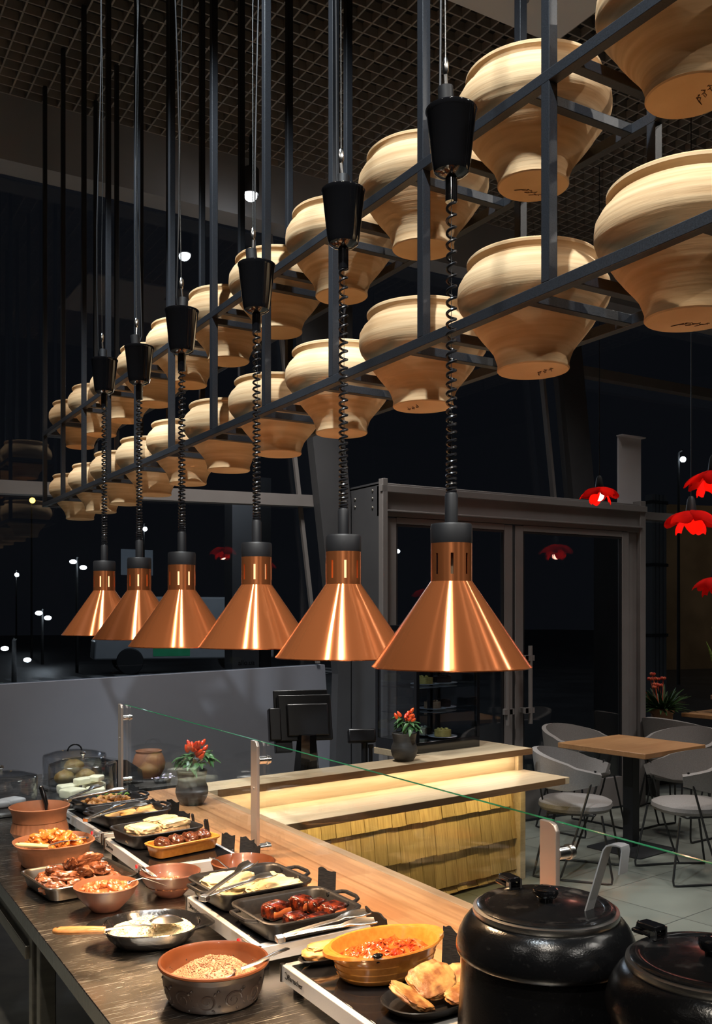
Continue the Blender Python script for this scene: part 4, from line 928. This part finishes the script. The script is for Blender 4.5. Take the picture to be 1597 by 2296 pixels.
BUN = pm('glazed_bun', (.30, .16, .04), (.52, .34, .10), scale=20, rough=.5, bump=.2)
for i, (x, y) in enumerate(((1.175, 4.80), (1.275, 4.79), (1.225, 4.885), (1.225, 4.815))):
    food('bread_bun', 'golden bun under the loop handled dome, ' + ('left', 'right', 'back', 'top')[i], 'bun', MB().blob((0, 0, 0), (.10, .09, .07), amp=.12, seed=i + 160, sub=3), BUN, (x, y, TZ + .055 + (.05 if i == 3 else 0)), 'buns under the dome')
for i, (x, y) in enumerate(((.775, 4.37), (.845, 4.40))):
    food('white_slice', 'white slice under the dome at the left edge of the photo, ' + ('left one', 'right one')[i], 'cheese', MB().blob((0, 0, 0), (.11, .09, .03), amp=.1, seed=i + 170, sub=3, flatten=.5), pm('dull_white', (.5, .5, .5), (.6, .6, .6), scale=10, rough=.6), (x, y, TZ + .037), 'slices under the left dome', .4 * i)
st = thing('side_table', 'dark low side table behind the far end of the wooden counter', 'table', (1.62, 5.0, 0))
MB().box((0, 0, .80), (.46, .42, .03)).build('table_top', DARKW, st, bevel=.003)
for a in (-.2, .2):
    for b in (-.18, .18): MB().box((a, b, .39), (.04, .04, .785)).build('leg', DARKW, st)
t = thing('crate', 'black angular crate standing behind the farthest guard post', 'crate', (1.50, 4.985, .815), R(20))
MB().prism([(-.10, 0), (.11, 0), (.10, .07), (.0, .135), (-.08, .145), (-.11, .08)], .16, (0, .08, 0), (1, 0, 0), (0, 0, 1)).build('crate_body', MATB, t, smooth=False, bevel=.003)
t = thing('clay_jug', 'dim brown clay jug beside the black crate', 'jug', (1.70, 5.07, .815))
MB().lathe([(.05, 0), (.06, .004), (.085, .05), (.09, .085), (.078, .125), (.068, .14), (.072, .152), (.068, .154), (.06, .14), (.07, .09), (.05, .02)], 40).build('jug_body', TERRA, t)
t = thing('flower_box', 'small low box of pale violet flowers behind the wooden counter end', 'flowers', (1.715, 4.89, .815))
MB().lathe([(.03, 0), (.035, .02), (.03, .024)], 20, sx=1.4).build('planter', DARKW, t)
random.seed(4); fl = MB()
for i in range(22): fl.blob((random.uniform(-.06, .06), random.uniform(-.03, .03), random.uniform(.02, .045)), (.014, .014, .008), amp=.5, seed=i, sub=1)
fl.build('flower_heads', pm('violet_flower', (.45, .38, .60), (.7, .65, .7), scale=40, rough=.6), t)

# ------------------------------------------------------------------ till, printer, cake case
BLK = pm('till_black', (.010, .010, .012), (.014, .014, .016), scale=200, rough=.34)
dk = thing('work_desk', 'dark staff desk behind the raised bar', 'desk', bar_pt(1.30, .60) + (0,), A)
MB().box((0, 0, .70), (1.5, .5, .03)).build('desk_top', DARKW, dk)
for x in (-.72, .72): MB().box((x, 0, .3425), (.04, .46, .685)).build('side_panel', DARKW, dk)
t = thing('till_monitor', 'black touch screen till seen from behind, on the staff desk', 'till', (2.60, 4.93, .715), R(-14))
M1 = Matrix.Rotation(R(-14), 3, 'X')
MB().box((.0, 0, .395), (.32, .035, .27), rot=M1).build('screen_housing', BLK, t, bevel=.006)
MB().box((.01, -.028, .385), (.25, .03, .19), rot=M1).build('rear_cover', BLK, t, bevel=.008)
MB().box((-.01, .048, .415), (.33, .02, .28), rot=M1).build('display_panel', BLK, t, bevel=.004)
MB().box((-.185, -.01, .36), (.07, .06, .19), rot=M1).build('card_reader', BLK, t, bevel=.008)
MB().box((-.13, .0, .235), (.10, .05, .08), rot=M1).build('cable_box', BLK, t, bevel=.004)
g = [[(x, -.075 - .035 * cos(v * 1.2) + .05 * v * v, .015 + .29 * u + .0 * x) for x, v in ((-.075 + .03 * u, -1), (-.045 + .01 * u, -.5), (0, 0), (.045 - .01 * u, .5), (.075 - .03 * u, 1))] for u in (0, .2, .4, .6, .8, .95, 1)]
MB().sheet(g, .02).build('stand_neck', GLOSSB, t)
MB().lathe([(.09, 0), (.10, .004), (.09, .018), (.04, .022)], 32, sx=1.2).build('stand_base', GLOSSB, t)
t = thing('receipt_printer', 'small black card terminal on a stalk between the till and the chili plant', 'card terminal', (2.99, 4.93, .715), R(-20))
MB().box((0, 0, .262), (.175, .05, .085), rot=Matrix.Rotation(R(-18), 3, 'X')).build('terminal_body', BLK, t, bevel=.012)
MB().tube([(.02, .01, 0), (.02, .01, .22)], .02, 14).build('stalk', MATB, t)
MB().tube([(.055, -.01, 0), (.055, -.01, .2)], .012, 12).tube([(.055, -.01, .19), (.055, -.01, .21)], .018, 12).build('cable_post', MATB, t)
MB().box((.02, .02, .008), (.16, .12, .016)).build('foot_plate', MATB, t, bevel=.003)
# cake display
CW, CD, CH = .56, .40, .80
cp = bar_pt(1.905, .455)
cc = thing('cake_display', 'tall black framed glass cake case standing on the bar end', 'display case', (cp[0], cp[1], TZ), A)
MB().box((0, 0, .035), (CW, CD, .07)).build('base', GLOSSB, cc, bevel=.003)
MB().box((0, 0, CH - .02), (CW, CD, .04)).build('top', GLOSSB, cc, bevel=.003)
for sx in (-1, 1):
    for sy in (-1, 1): MB().box((sx * (CW / 2 - .0125), sy * (CD / 2 - .0125), CH / 2 + .015), (.025, .025, CH - .11)).build('corner_post', GLOSSB, cc)
MB().box((.02, 0, CH / 2 + .015), (.022, .03, CH - .11)).build('centre_post', GLOSSB, cc)
cg = thin_glass('case_glass', (.78, .8, .82), base=.06)
MB().box((0, -CD / 2 + .006, CH / 2 + .015), (CW - .052, .005, CH - .112)).build('front_glass', cg, cc, smooth=False)
MB().box((0, CD / 2 - .006, CH / 2 + .015), (CW - .052, .005, CH - .112)).build('rear_glass', cg, cc, smooth=False)
for s in (-1, 1): MB().box((s * (CW / 2 - .006), 0, CH / 2 + .015), (.005, CD - .052, CH - .112)).build('side_glass', cg, cc, smooth=False)
sg = thin_glass('shelf_glass', (.75, .8, .84), base=.12)
for z in (.235, .40, .565): MB().box((0, 0, z), (CW - .06, CD - .06, .006)).build('glass_shelf', sg, cc, smooth=False)
PLW = pm('white_plate', (.62, .64, .68), rough=.25, coat=.4)
def cake(lx, ly, z, kind, label):
    gx, gy = cp[0] + lx * ca - ly * sa, cp[1] + lx * sa + ly * ca
    p = thing('cake_plate', 'white plate under the ' + label, 'plate', (gx, gy, z), 0, 'cake plates in the case')
    MB().lathe([(.04, 0), (.045, .002), (.085, .008), (.095, .011), (.093, .013), (.05, .006)], 40).build('plate_disc', PLW, p)
    k = thing('cake', label, 'cake', (gx, gy, z + .0085), R(random.uniform(-40, 40)), 'cakes in the display case')
    col = {'nut': (.34, .21, .12), 'choc': (.04, .02, .016), 'cream': (.62, .55, .38), 'lemon': (.55, .42, .12)}[kind]
    w = MB().prism([(-.06, -.038), (.06, 0), (-.06, .038)] if kind in ('cream', 'choc') else [(.055 * cos(q * pi / 10), .055 * sin(q * pi / 10)) for q in range(20)], .045, (0, 0, 0))
    w.build('cake_layers', pm('cake_' + kind, col, tuple(c * 1.35 for c in col), scale=60, stretch=(1, 1, 3), rough=.6, bump=.3), k, bevel=.004)
    tp = MB()
    for q in range(7): tp.blob((-.03 + .012 * q if kind in ('cream', 'choc') else .03 * cos(q), .012 * sin(q * 2.1) if kind in ('cream', 'choc') else .03 * sin(q), .048), (.018, .018, .014), amp=.3, seed=q, sub=2)
    tp.build('topping', pm('topping_' + kind, tuple(min(.9, c * 1.8) for c in col), rough=.5), k)
for a_ in [(.07, .03, TZ + .2385, 'nut', 'round nut topped cake on the lowest glass shelf of the case'), (.190, .06, TZ + .2385, 'choc', 'dark chocolate slice right of the nut cake in the case'), (.02, .05, TZ + .0705, 'cream', 'cream slice at the floor of the case, farther back'), (.03, -.11, TZ + .0705, 'lemon', 'pale cake at the floor of the case, near the front'), (.0, .03, TZ + .4035, 'lemon', 'yellow cake on the upper shelf of the case'), (.17, .03, TZ + .4035, 'choc', 'chocolate slice on the upper shelf of the case')]: cake(*a_)

# ------------------------------------------------------------------ cafe tables, chairs, plants
def cafe_table(x, y, s, rz, label, zt=.77):
    t = thing('cafe_table', label, 'table', (x, y, 0), rz)
    MB().box((0, 0, zt - .019), (s, s, .038)).build('table_top', WOODT, t, bevel=.004)
    MB().box((0, 0, zt / 2 - .015), (.085, .085, zt - .055)).build('column', MATB, t, bevel=.004)
    m = MB().rrect([(0, 0), (0, .008), (.02, .014), (.16, .022), (.17, .024)], .235, .235, .03); m.build('base_plate', MATB, t)
    MB().box((0, 0, zt - .043), (.36, .36, .008)).build('mount_plate', MATB, t)
cafe_table(5.30, 4.92, .75, R(8), 'square oak cafe table on a black pedestal, among the grey chairs')
cafe_table(7.90, 5.80, .95, R(8), 'square oak table at the right edge, holding the spiky plant')
def make_chair(label):
    t = thing('cafe_chair', label, 'chair', (0, 0, 0), 0, 'grey upholstered cafe chairs')
    MB().lathe([(.19, .425), (.222, .43), (.236, .452), (.232, .476), (.205, .490), (.12, .496), (.01, .497)], 48, sx=1.02, sy=.98, p=2.5).build('seat', FELT, t)
    g = []
    for i in range(25):
        a = R(58 + 244 * i / 24); ed = min(1, min(i, 24 - i) / 4); f = (cos(R(180) - a) if False else -cos(a))
        zb, zt_ = .585 + .05 * (1 - ed), .70 + .075 * max(0, f) + .045 * ed
        g.append([((.275 + .030 * u) * cos(a) + .035, (.262 + .022 * u) * sin(a), zb + (zt_ - zb) * u) for u in (0, .33, .66, 1)])
    MB().sheet(g, .034).build('backrest', FELT, t, angle=70)
    for s in (1, -1):
        y = s * .262
        MB().tube([(.160, y * .93, .72), (.13, y, .62), (.04, y * 1.02, .30), (-.055, y, .03), (-.066, y, .011), (-.045, y, .008), (.235, y * .96, .008), (.262, y * .955, .012), (.266, y * .95, .04), (.195, y * .80, .43)], .0075, 8).build('side_frame', RODB, t)
        MB().tube([(-.15, s * .17, .43), (-.235, s * .225, .03), (-.24, s * .228, .009), (-.21, s * .235, .008), (-.06, s * .262, .008)], .0075, 8).build('rear_leg', RODB, t)
    MB().tube([(-.15, -.21, .424), (.15, -.21, .424), (.15, .21, .424), (-.15, .21, .424)], .007, 8, closed=True).build('seat_frame', RODB, t)
    for a in (-.1, .1): MB().tube([(-.19, a, .43), (-.232, a * 1.1, .66)], .006, 8).build('back_rod', RODB, t)
    return t
ch = [((4.50, 4.665), R(-52), 'grey upholstered chair nearest the bar ledge, at the left of the oak cafe table'), ((5.43, 5.60), R(-82), 'grey upholstered chair behind the oak cafe table, against the glass door'), ((5.10, 4.22), R(160), 'grey upholstered chair before the oak cafe table, cut by the right edge'),
      ((6.02, 5.06), R(186), 'grey upholstered chair at the right of the cafe table, facing it'), ((6.72, 5.72), R(5), 'grey upholstered chair turned to the farther oak table, dark back towards us')]
c0 = make_chair(ch[0][2]); c0.location = (*ch[0][0], 0); c0.rotation_euler = (0, 0, ch[0][1])
for (p_, rz, lb) in ch[1:]: dup(c0, (*p_, 0), rz, lb)
wb = thing('window_bench', 'low dark bench along the window carrying the flowering plant', 'bench', (7.4, 6.33, 0))
MB().box((0, 0, .50), (.9, .36, .04)).build('bench_top', DARKW, wb)
for x in (-.4, .4): MB().box((x, 0, .24), (.05, .32, .48)).build('leg', DARKW, wb)
POTC = pm('plain_clay_pot', (.42, .22, .11), (.50, .28, .15), scale=8, rough=.8)
t = thing('flowering_plant', 'bushy dark plant with red flowers in a clay pot by the window', 'potted plant', (7.24, 6.33, .52))
MB().lathe([(.08, 0), (.085, .004), (.104, .24), (.118, .245), (.120, .29), (.112, .292), (.10, .24)], 36).build('clay_pot_body', POTC, t)
MB().lathe([(.105, .25), (.10, .27), (.01, .275)], 24).build('soil', SOIL, t)
random.seed(12); lf = MB()
for i in range(120):
    a = random.uniform(0, 6.3); e = random.uniform(.1, 1.25); L = random.uniform(.16, .36); leaf_mb(lf, (.05 * cos(a), .05 * sin(a), .27), (cos(a) * cos(e), sin(a) * cos(e), sin(e)), L, .016, .25)
lf.build('leaves', LEAFD, t)
for i in range(9):
    a = random.uniform(0, 6.3); r = random.uniform(.03, .19); zf = random.uniform(.47, .63); f_ = MB().tube([(r * .4 * cos(a), r * .4 * sin(a), .29), (r * cos(a), r * sin(a), zf)], .003, 5)
    for q in range(5): f_.blob((r * cos(a) + .018 * cos(q * 1.26), r * sin(a) + .018 * sin(q * 1.26), zf), (.026, .024, .03), amp=.3, seed=q, sub=2)
    f_.build('flower', pm('red_flower', (.65, .03, .03), (.75, .2, .08), scale=30, rough=.5), t)
t = thing('snake_plant', 'spiky upright plant in a clay pot on the farther oak table', 'potted plant', (7.68, 5.98, .77))
MB().lathe([(.07, 0), (.075, .004), (.095, .13), (.108, .135), (.108, .17), (.10, .172), (.09, .13)], 36).build('clay_pot_body', POTC, t)
MB().lathe([(.093, .14), (.09, .155), (.01, .158)], 24).build('soil', SOIL, t)
lf = MB()
for i in range(14):
    a = random.uniform(0, 6.3); r = random.uniform(.01, .05); L = random.uniform(.4, .78); tl = random.uniform(.03, .16); g = []
    b = random.uniform(0, 6.3)
    for k in range(9):
        u = k / 8; hw = .026 * (1 - u ** 3) + .001; c = Vector((r * cos(a) + tl * u * u * cos(a), r * sin(a) + tl * u * u * sin(a), .15 + L * u)); s = Vector((cos(b + u * .5), sin(b + u * .5), 0))
        g.append([c - s * hw, c + Vector((s.y, -s.x, 0)) * .005, c + s * hw])
    lf.sheet(g, .003)
lf.build('spiky_leaves', pm('snake_leaf', (.05, .12, .02), (.22, .28, .06), scale=14, stretch=(1, 1, 3), rough=.45), t)

# ------------------------------------------------------------------ red petal lamps
def petal_mat():
    m = bpy.data.materials.new('red_petal'); m.use_nodes = True; n = m.node_tree.nodes; l = m.node_tree.links; n.clear()
    o = n.new('ShaderNodeOutputMaterial'); mx = n.new('ShaderNodeMixShader'); d = n.new('ShaderNodeBsdfDiffuse'); tr = n.new('ShaderNodeBsdfTranslucent')
    d.inputs[0].default_value = (.50, .016, .014, 1); tr.inputs[0].default_value = (.92, .12, .08, 1); mx.inputs[0].default_value = .6
    l.new(d.outputs[0], mx.inputs[1]); l.new(tr.outputs[0], mx.inputs[2]); l.new(mx.outputs[0], o.inputs[0]); return m
PETAL = petal_mat()
def petal_lamp(x, y, z, r, label, seed, lit=1.5):
    random.seed(seed); t = thing('petal_lamp', label, 'lamp', (x, y, z), random.uniform(0, 6), 'red petal pendant lamps')
    for k in range(8):
        big = k < 5; a0 = (2 * pi * k / 5 if big else 2 * pi * k / 3 + .4) + random.uniform(-.12, .12); g = []
        for i in range(9):
            u = i / 8; row = []
            if big: rr = r * (.10 + 1.0 * sin(u * 1.45)); zz = -r * (.62 * (1 - cos(u * 1.5)) + .05 * u)
            else: rr = r * (.10 + .52 * sin(u * 1.9)); zz = -r * (.12 + .95 * u)
            hw = .80 * (1 - .35 * u ** 3)
            for j in range(9):
                v = j / 8 * 2 - 1; a = a0 + v * hw
                q = rr * (1 + .10 * (1 - v * v) * u - (.22 * abs(v) ** 3 * u if big else 0))
                row.append((q * cos(a), q * sin(a), zz + .07 * r * sin(v * 4 + seed + k * 2) * u + .10 * r * v * v * u + (.012 * k * .15)))
            g.append(row)
        MB().sheet(g, .002).build('petal', PETAL, t)
    MB().lathe([(.012, .09), (.022, .07), (.030, .01), (.032, -.01), (.026, -.02)], 20).build('socket', MATB, t)
    MB().blob((0, 0, -.45 * r), (.07, .07, .085), amp=0, sub=3).build('bulb', emit('petal_bulb', (1, .62, .52), 2.2 if lit > .5 else .3) if lit > .5 else emit('petal_bulb_dim', (1, .3, .2), .25), t)
    MB().tube([(0, 0, .085), (0, 0, 5.02 - z)], .003, 6).build('cord', MATB, t)
    L = bpy.data.lights.new('petal_light', 'POINT'); L.energy = lit; L.color = (1, .42, .30); L.shadow_soft_size = .035
    o = bpy.data.objects.new('petal_light', L); COL.objects.link(o); o.location = (x, y, z - .78 * r)
petal_lamp(5.12, 5.06, 2.65, .122, 'red petal pendant lamp hanging in front of the door frame', 1)
petal_lamp(4.50, 3.72, 2.315, .132, 'red petal pendant lamp near the right edge, lower of the near pair', 2)
petal_lamp(4.20, 3.325, 2.475, .132, 'red petal pendant lamp cut by the right edge, higher of the near pair', 3)
petal_lamp(5.457, 4.31, 1.97, .13, 'red petal pendant lamp cut by the right edge, lowest and dimmest', 4, .12)
petal_lamp(6.95, 4.55, 2.45, .15, 'red petal pendant lamp outside the photo, reflected in the right door', 5)
petal_lamp(5.75, 4.30, 2.55, .15, 'red petal pendant lamp outside the photo, reflected in the left door', 6)

# white hanging panel above the vestibule
t = thing('sheet_banner', 'white sheet panel with folded top edge standing above the door frame', 'panel', (6.60, 6.15, 2.711), R(0))
MB().box((0, 0, .315), (.29, .02, .63)).box((0, -.025, .63), (.31, .07, .012)).build('banner_sheet', pm('white_panel', (.55, .53, .55), (.62, .6, .62), scale=2, rough=.5), t, bevel=.002)
# ceiling spotlight
t = thing('ceiling_spotlight', 'black ceiling spotlight with a glaring white face, behind the hanging posts', 'spotlight', (2.74, 6.0, 4.60))
MB().lathe([(.055, .03), (.058, .035), (.058, .20), (.05, .21)], 28).build('spot_housing', MATB, t)
MB().blob((0, 0, .02), (.088, .088, .075), amp=0, sub=3).build('spot_lens', emit('spot_face', (.95, .98, 1), 30), t)
MB().tube([(0, 0, .20), (0, 0, .44)], .012, 10).build('stem', MATB, t)
# ------------------------------------------------------------------ night street outside
struct('ground', MB().box((20, 46.8, -.2), (120, 80, .1)), pm('wet_asphalt', (.012, .012, .013), (.03, .03, .031), scale=.8, rough=.45))
rd = MB()
for i in range(14): rd.box((5.5 + i * .8, 27 + i * .05, -.148), (.45, 3.2, .004))
struct('trim_13', rd, pm('road_paint', (.20, .20, .20), rough=.7), smooth=False)
struct('wall_street', MB().prism([(18.8, -.15), (60, -.15), (60, 6.2), (18.8, 5.4)], -.4, (6, 24.2, 0), (1, -.12, 0), (0, 0, 1)), pm('brown_facade', (.10, .065, .035), (.16, .11, .065), scale=.9, rough=.85), smooth=False)
LWH = emit('street_lamp_white', (.86, .94, 1), 45); LAM = emit('street_lamp_amber', (1, .52, .08), 9)
def street_lamp(x, y, z, r, label, twin=False, m=None):
    t = thing('street_lamp', label, 'street lamp', (x, y, -.15), 0, 'street lamps outside')
    MB().tube([(0, .15, 0), (0, .15, z + .15 + .2), (0, .02, z + .15 + .25)], [.05, .03, .025], 10).build('pole', pm('dark_pole', (.004, .004, .004), rough=.9), t)
    for dx in ((-.16, .16) if twin else (0,)):
        h = MB().blob((dx, 0, z + .15 - dx * (.55 if twin else 0)), (r * (2.6 if twin else 2), r * 2, r * (1.6 if twin else 2)), amp=0, sub=3); h.build('lamp_head', m or LWH, t)
street_lamp(7.84, 30.27, 3.29, .085, 'pair of white street lights seen left of the farthest copper lamp, upper pair', True)
street_lamp(8.04, 35.98, 1.67, .10, 'pair of white street lights seen above the parapet, middle pair at the left', True)
street_lamp(2.87, 14.60, 1.126, .042, 'pair of white lights lowest at the left, just above the parapet', True)
street_lamp(12.88, 38.9, 5.32, .09, 'bright white street lamp behind the second farthest lamp cord')
street_lamp(18.36, 41.46, 4.67, .09, 'bright white street lamp left of the fourth copper lamp')
street_lamp(24.83, 37.59, 4.71, .09, 'bright white street lamp seen through the left door glass')
street_lamp(20.25, 17.0, 5.81, .075, 'white street lamp high in the right window')
street_lamp(32.9, 26.9, 3.89, .12, 'white street lamp in the right window, middle height')
street_lamp(10.28, 52.1, 3.80, .11, 'small white street lamp at the far left of the window')
street_lamp(39.4, 32.4, 1.65, .09, 'small white street lamp low in the right window')
street_lamp(8.79, 41.36, 6.53, .12, 'amber street lamp at the far end of the hanging rack', m=LAM)
# delivery van
VAN = pm('white_van_paint', (.30, .31, .32), (.36, .37, .38), scale=1, rough=.35, coat=.3)
t = thing('van', 'pale van with a green side panel parked outside behind the parapet', 'van', (11.1, 29.3, -.15), R(-12))
MB().prism([(-3.0, .45), (-2.95, 1.05), (-2.45, 1.30), (-1.85, 2.25), (-1.4, 2.42), (2.6, 2.42), (2.7, 2.3), (2.7, .45)], 1.9, (0, .95, 0), (1, 0, 0), (0, 0, 1)).build('van_body', VAN, t, bevel=.06)
MB().prism([(-2.32, 1.42), (-1.85, 2.12), (-1.15, 2.12), (-1.15, 1.42)], .02, (0, -.945, 0), (1, 0, 0), (0, 0, 1)).build('side_window', GLOSSB, t)
MB().box((-.62, -.955, .80), (1.15, .012, .5)).build('green_panel', pm('green_vinyl', (.03, .40, .16), (.05, .5, .22), scale=3, rough=.5), t)
for x in (-1.9, 1.6):
    for y in (-.86, .86): MB().tube([(x, y - .12, .40), (x, y + .12, .40)], .42, 28).build('wheel', MATB, t, bevel=.03)
t = thing('billboard', 'small dimly lit pale billboard outside, behind the second farthest copper lamp', 'billboard', (13.4, 41.6, -.15))
MB().box((0, 0, 4.2), (1.45, .08, 1.15)).build('sign_face', emit('billboard_glow', (.55, .66, .78), .10), t)
MB().tube([(0, .05, 0), (0, .05, 3.65)], .06, 10).build('pole', MATB, t)
t = thing('pillar_sign', 'pale pillar outside the window with small black lettering at its foot', 'pillar', (4.04, 8.95, -.15))
MB().box((0, .12, 1.55), (.30, .2, 3.1)).build('pillar_body', pm('pale_pillar', (.34, .34, .36), (.40, .40, .42), scale=2, rough=.7), t)
MB().box((.24, .12, 1.65), (.12, .16, 3.3)).build('dark_edge_strip', COLM, t)
text('lettering', 'allo.ua', .072, BLACKTXT, t, (-.085, .017, 1.345), (R(90), 0, 0), .001)
t = thing('lit_column', 'pale ribbed column outside the right window', 'column', (9.55, 8.45, -.15))
m = MB()
for i in range(4): m.box((-.105 + i * .07, 0, 1.7), (.05, .12, 3.4))
m.build('column_ribs', pm('pale_column', (.36, .38, .40), rough=.6), t)
for z in (.7, 1.6, 2.5, 3.3): MB().box((0, 0, z), (.30, .15, .04)).build('band', COLM, t)
L = bpy.data.lights.new('street_flood', 'POINT'); L.energy = 260; L.color = (1, .78, .5); L.shadow_soft_size = .3
o = bpy.data.objects.new('street_flood', L); COL.objects.link(o); o.location = (29, 15.5, 3.6)
L = bpy.data.lights.new('pillar_fill', 'POINT'); L.energy = 9; L.color = (.9, .95, 1); L.shadow_soft_size = .1  # added light without a fixture, brightens the pale pillar's upper part
o = bpy.data.objects.new('pillar_fill', L); COL.objects.link(o); o.location = (3.75, 8.3, 3.5)
L = bpy.data.lights.new('street_fill', 'POINT'); L.energy = 800; L.color = (.8, .9, 1); L.shadow_soft_size = .3
o = bpy.data.objects.new('street_fill', L); COL.objects.link(o); o.location = (10, 22, 7)

# ------------------------------------------------------------------ lights
def spot(name, loc, tgt, e, col, size=50, blend=.4, soft=.06):
    L = bpy.data.lights.new(name, 'SPOT'); L.energy = e; L.color = col; L.spot_size = R(size); L.spot_blend = blend; L.shadow_soft_size = soft
    o = bpy.data.objects.new(name, L); COL.objects.link(o); o.location = loc
    o.rotation_euler = (Vector(tgt) - Vector(loc)).to_track_quat('-Z', 'Y').to_euler(); return o
NEU = (.84, .94, 1)
for i, (y, ty, e) in enumerate(((.70, 1.6, 640), (2.2, 3.2, 570), (3.6, 4.5, 460))):
    spot('track_spot', (.22, y, 4.95), (1.45, ty, 2.6), e, NEU, 44, .6, .04)
for y, ty, e in ((-.4, 1.5, 300), (1.6, 2.6, 200), (3.4, 4.2, 250)):
    spot('table_spot', (-.2, y, 4.8), (.95, ty, .85), e, (1, .90, .76), 38, .5, .05)
for x, y, e in ((4.6, 2.6, 260), (6.6, 3.6, 260), (5.4, 5.2, 120), (8.2, 5.0, 160), (2.75, 5.5, 520), (.1, 5.7, 260)):
    spot('room_spot', (x, y, 4.85), (x, y, 0), e, (1, .96, .90), 95, .9, .30)
for x, y, e in ((1.6, -2.6, 130), (-2.4, .6, 60), (3.6, -1.4, 170), (-2.2, -2.4, 60), (4.6, .4, 90)):
    spot('far_spot', (x, y, 4.7), (1.0, 2.2, 1.55), e, (1, .94, .86), 34, .6, .03)
W = bpy.data.worlds.new('night'); SC.world = W; W.use_nodes = True
b = W.node_tree.nodes['Background']; b.inputs[0].default_value = (.0045, .005, .0065, 1); b.inputs[1].default_value = 1

# ------------------------------------------------------------------ camera
cam = bpy.data.cameras.new('camera'); co = bpy.data.objects.new('camera', cam); COL.objects.link(co)
co.location = (0, 0, 1.72); co.rotation_euler = (R(90), 0, R(-30.9))
cam.sensor_fit = 'HORIZONTAL'; cam.sensor_width = 36; cam.lens = 36 * 2120 / 1597; cam.shift_y = (1377 - 1148) / 1597; cam.clip_start = .05; cam.clip_end = 200
SC.camera = co
vs = SC.view_settings; vs.view_transform = 'Standard'; vs.look = 'None'; vs.gamma = 1; vs.use_curve_mapping = False; vs.exposure = 0
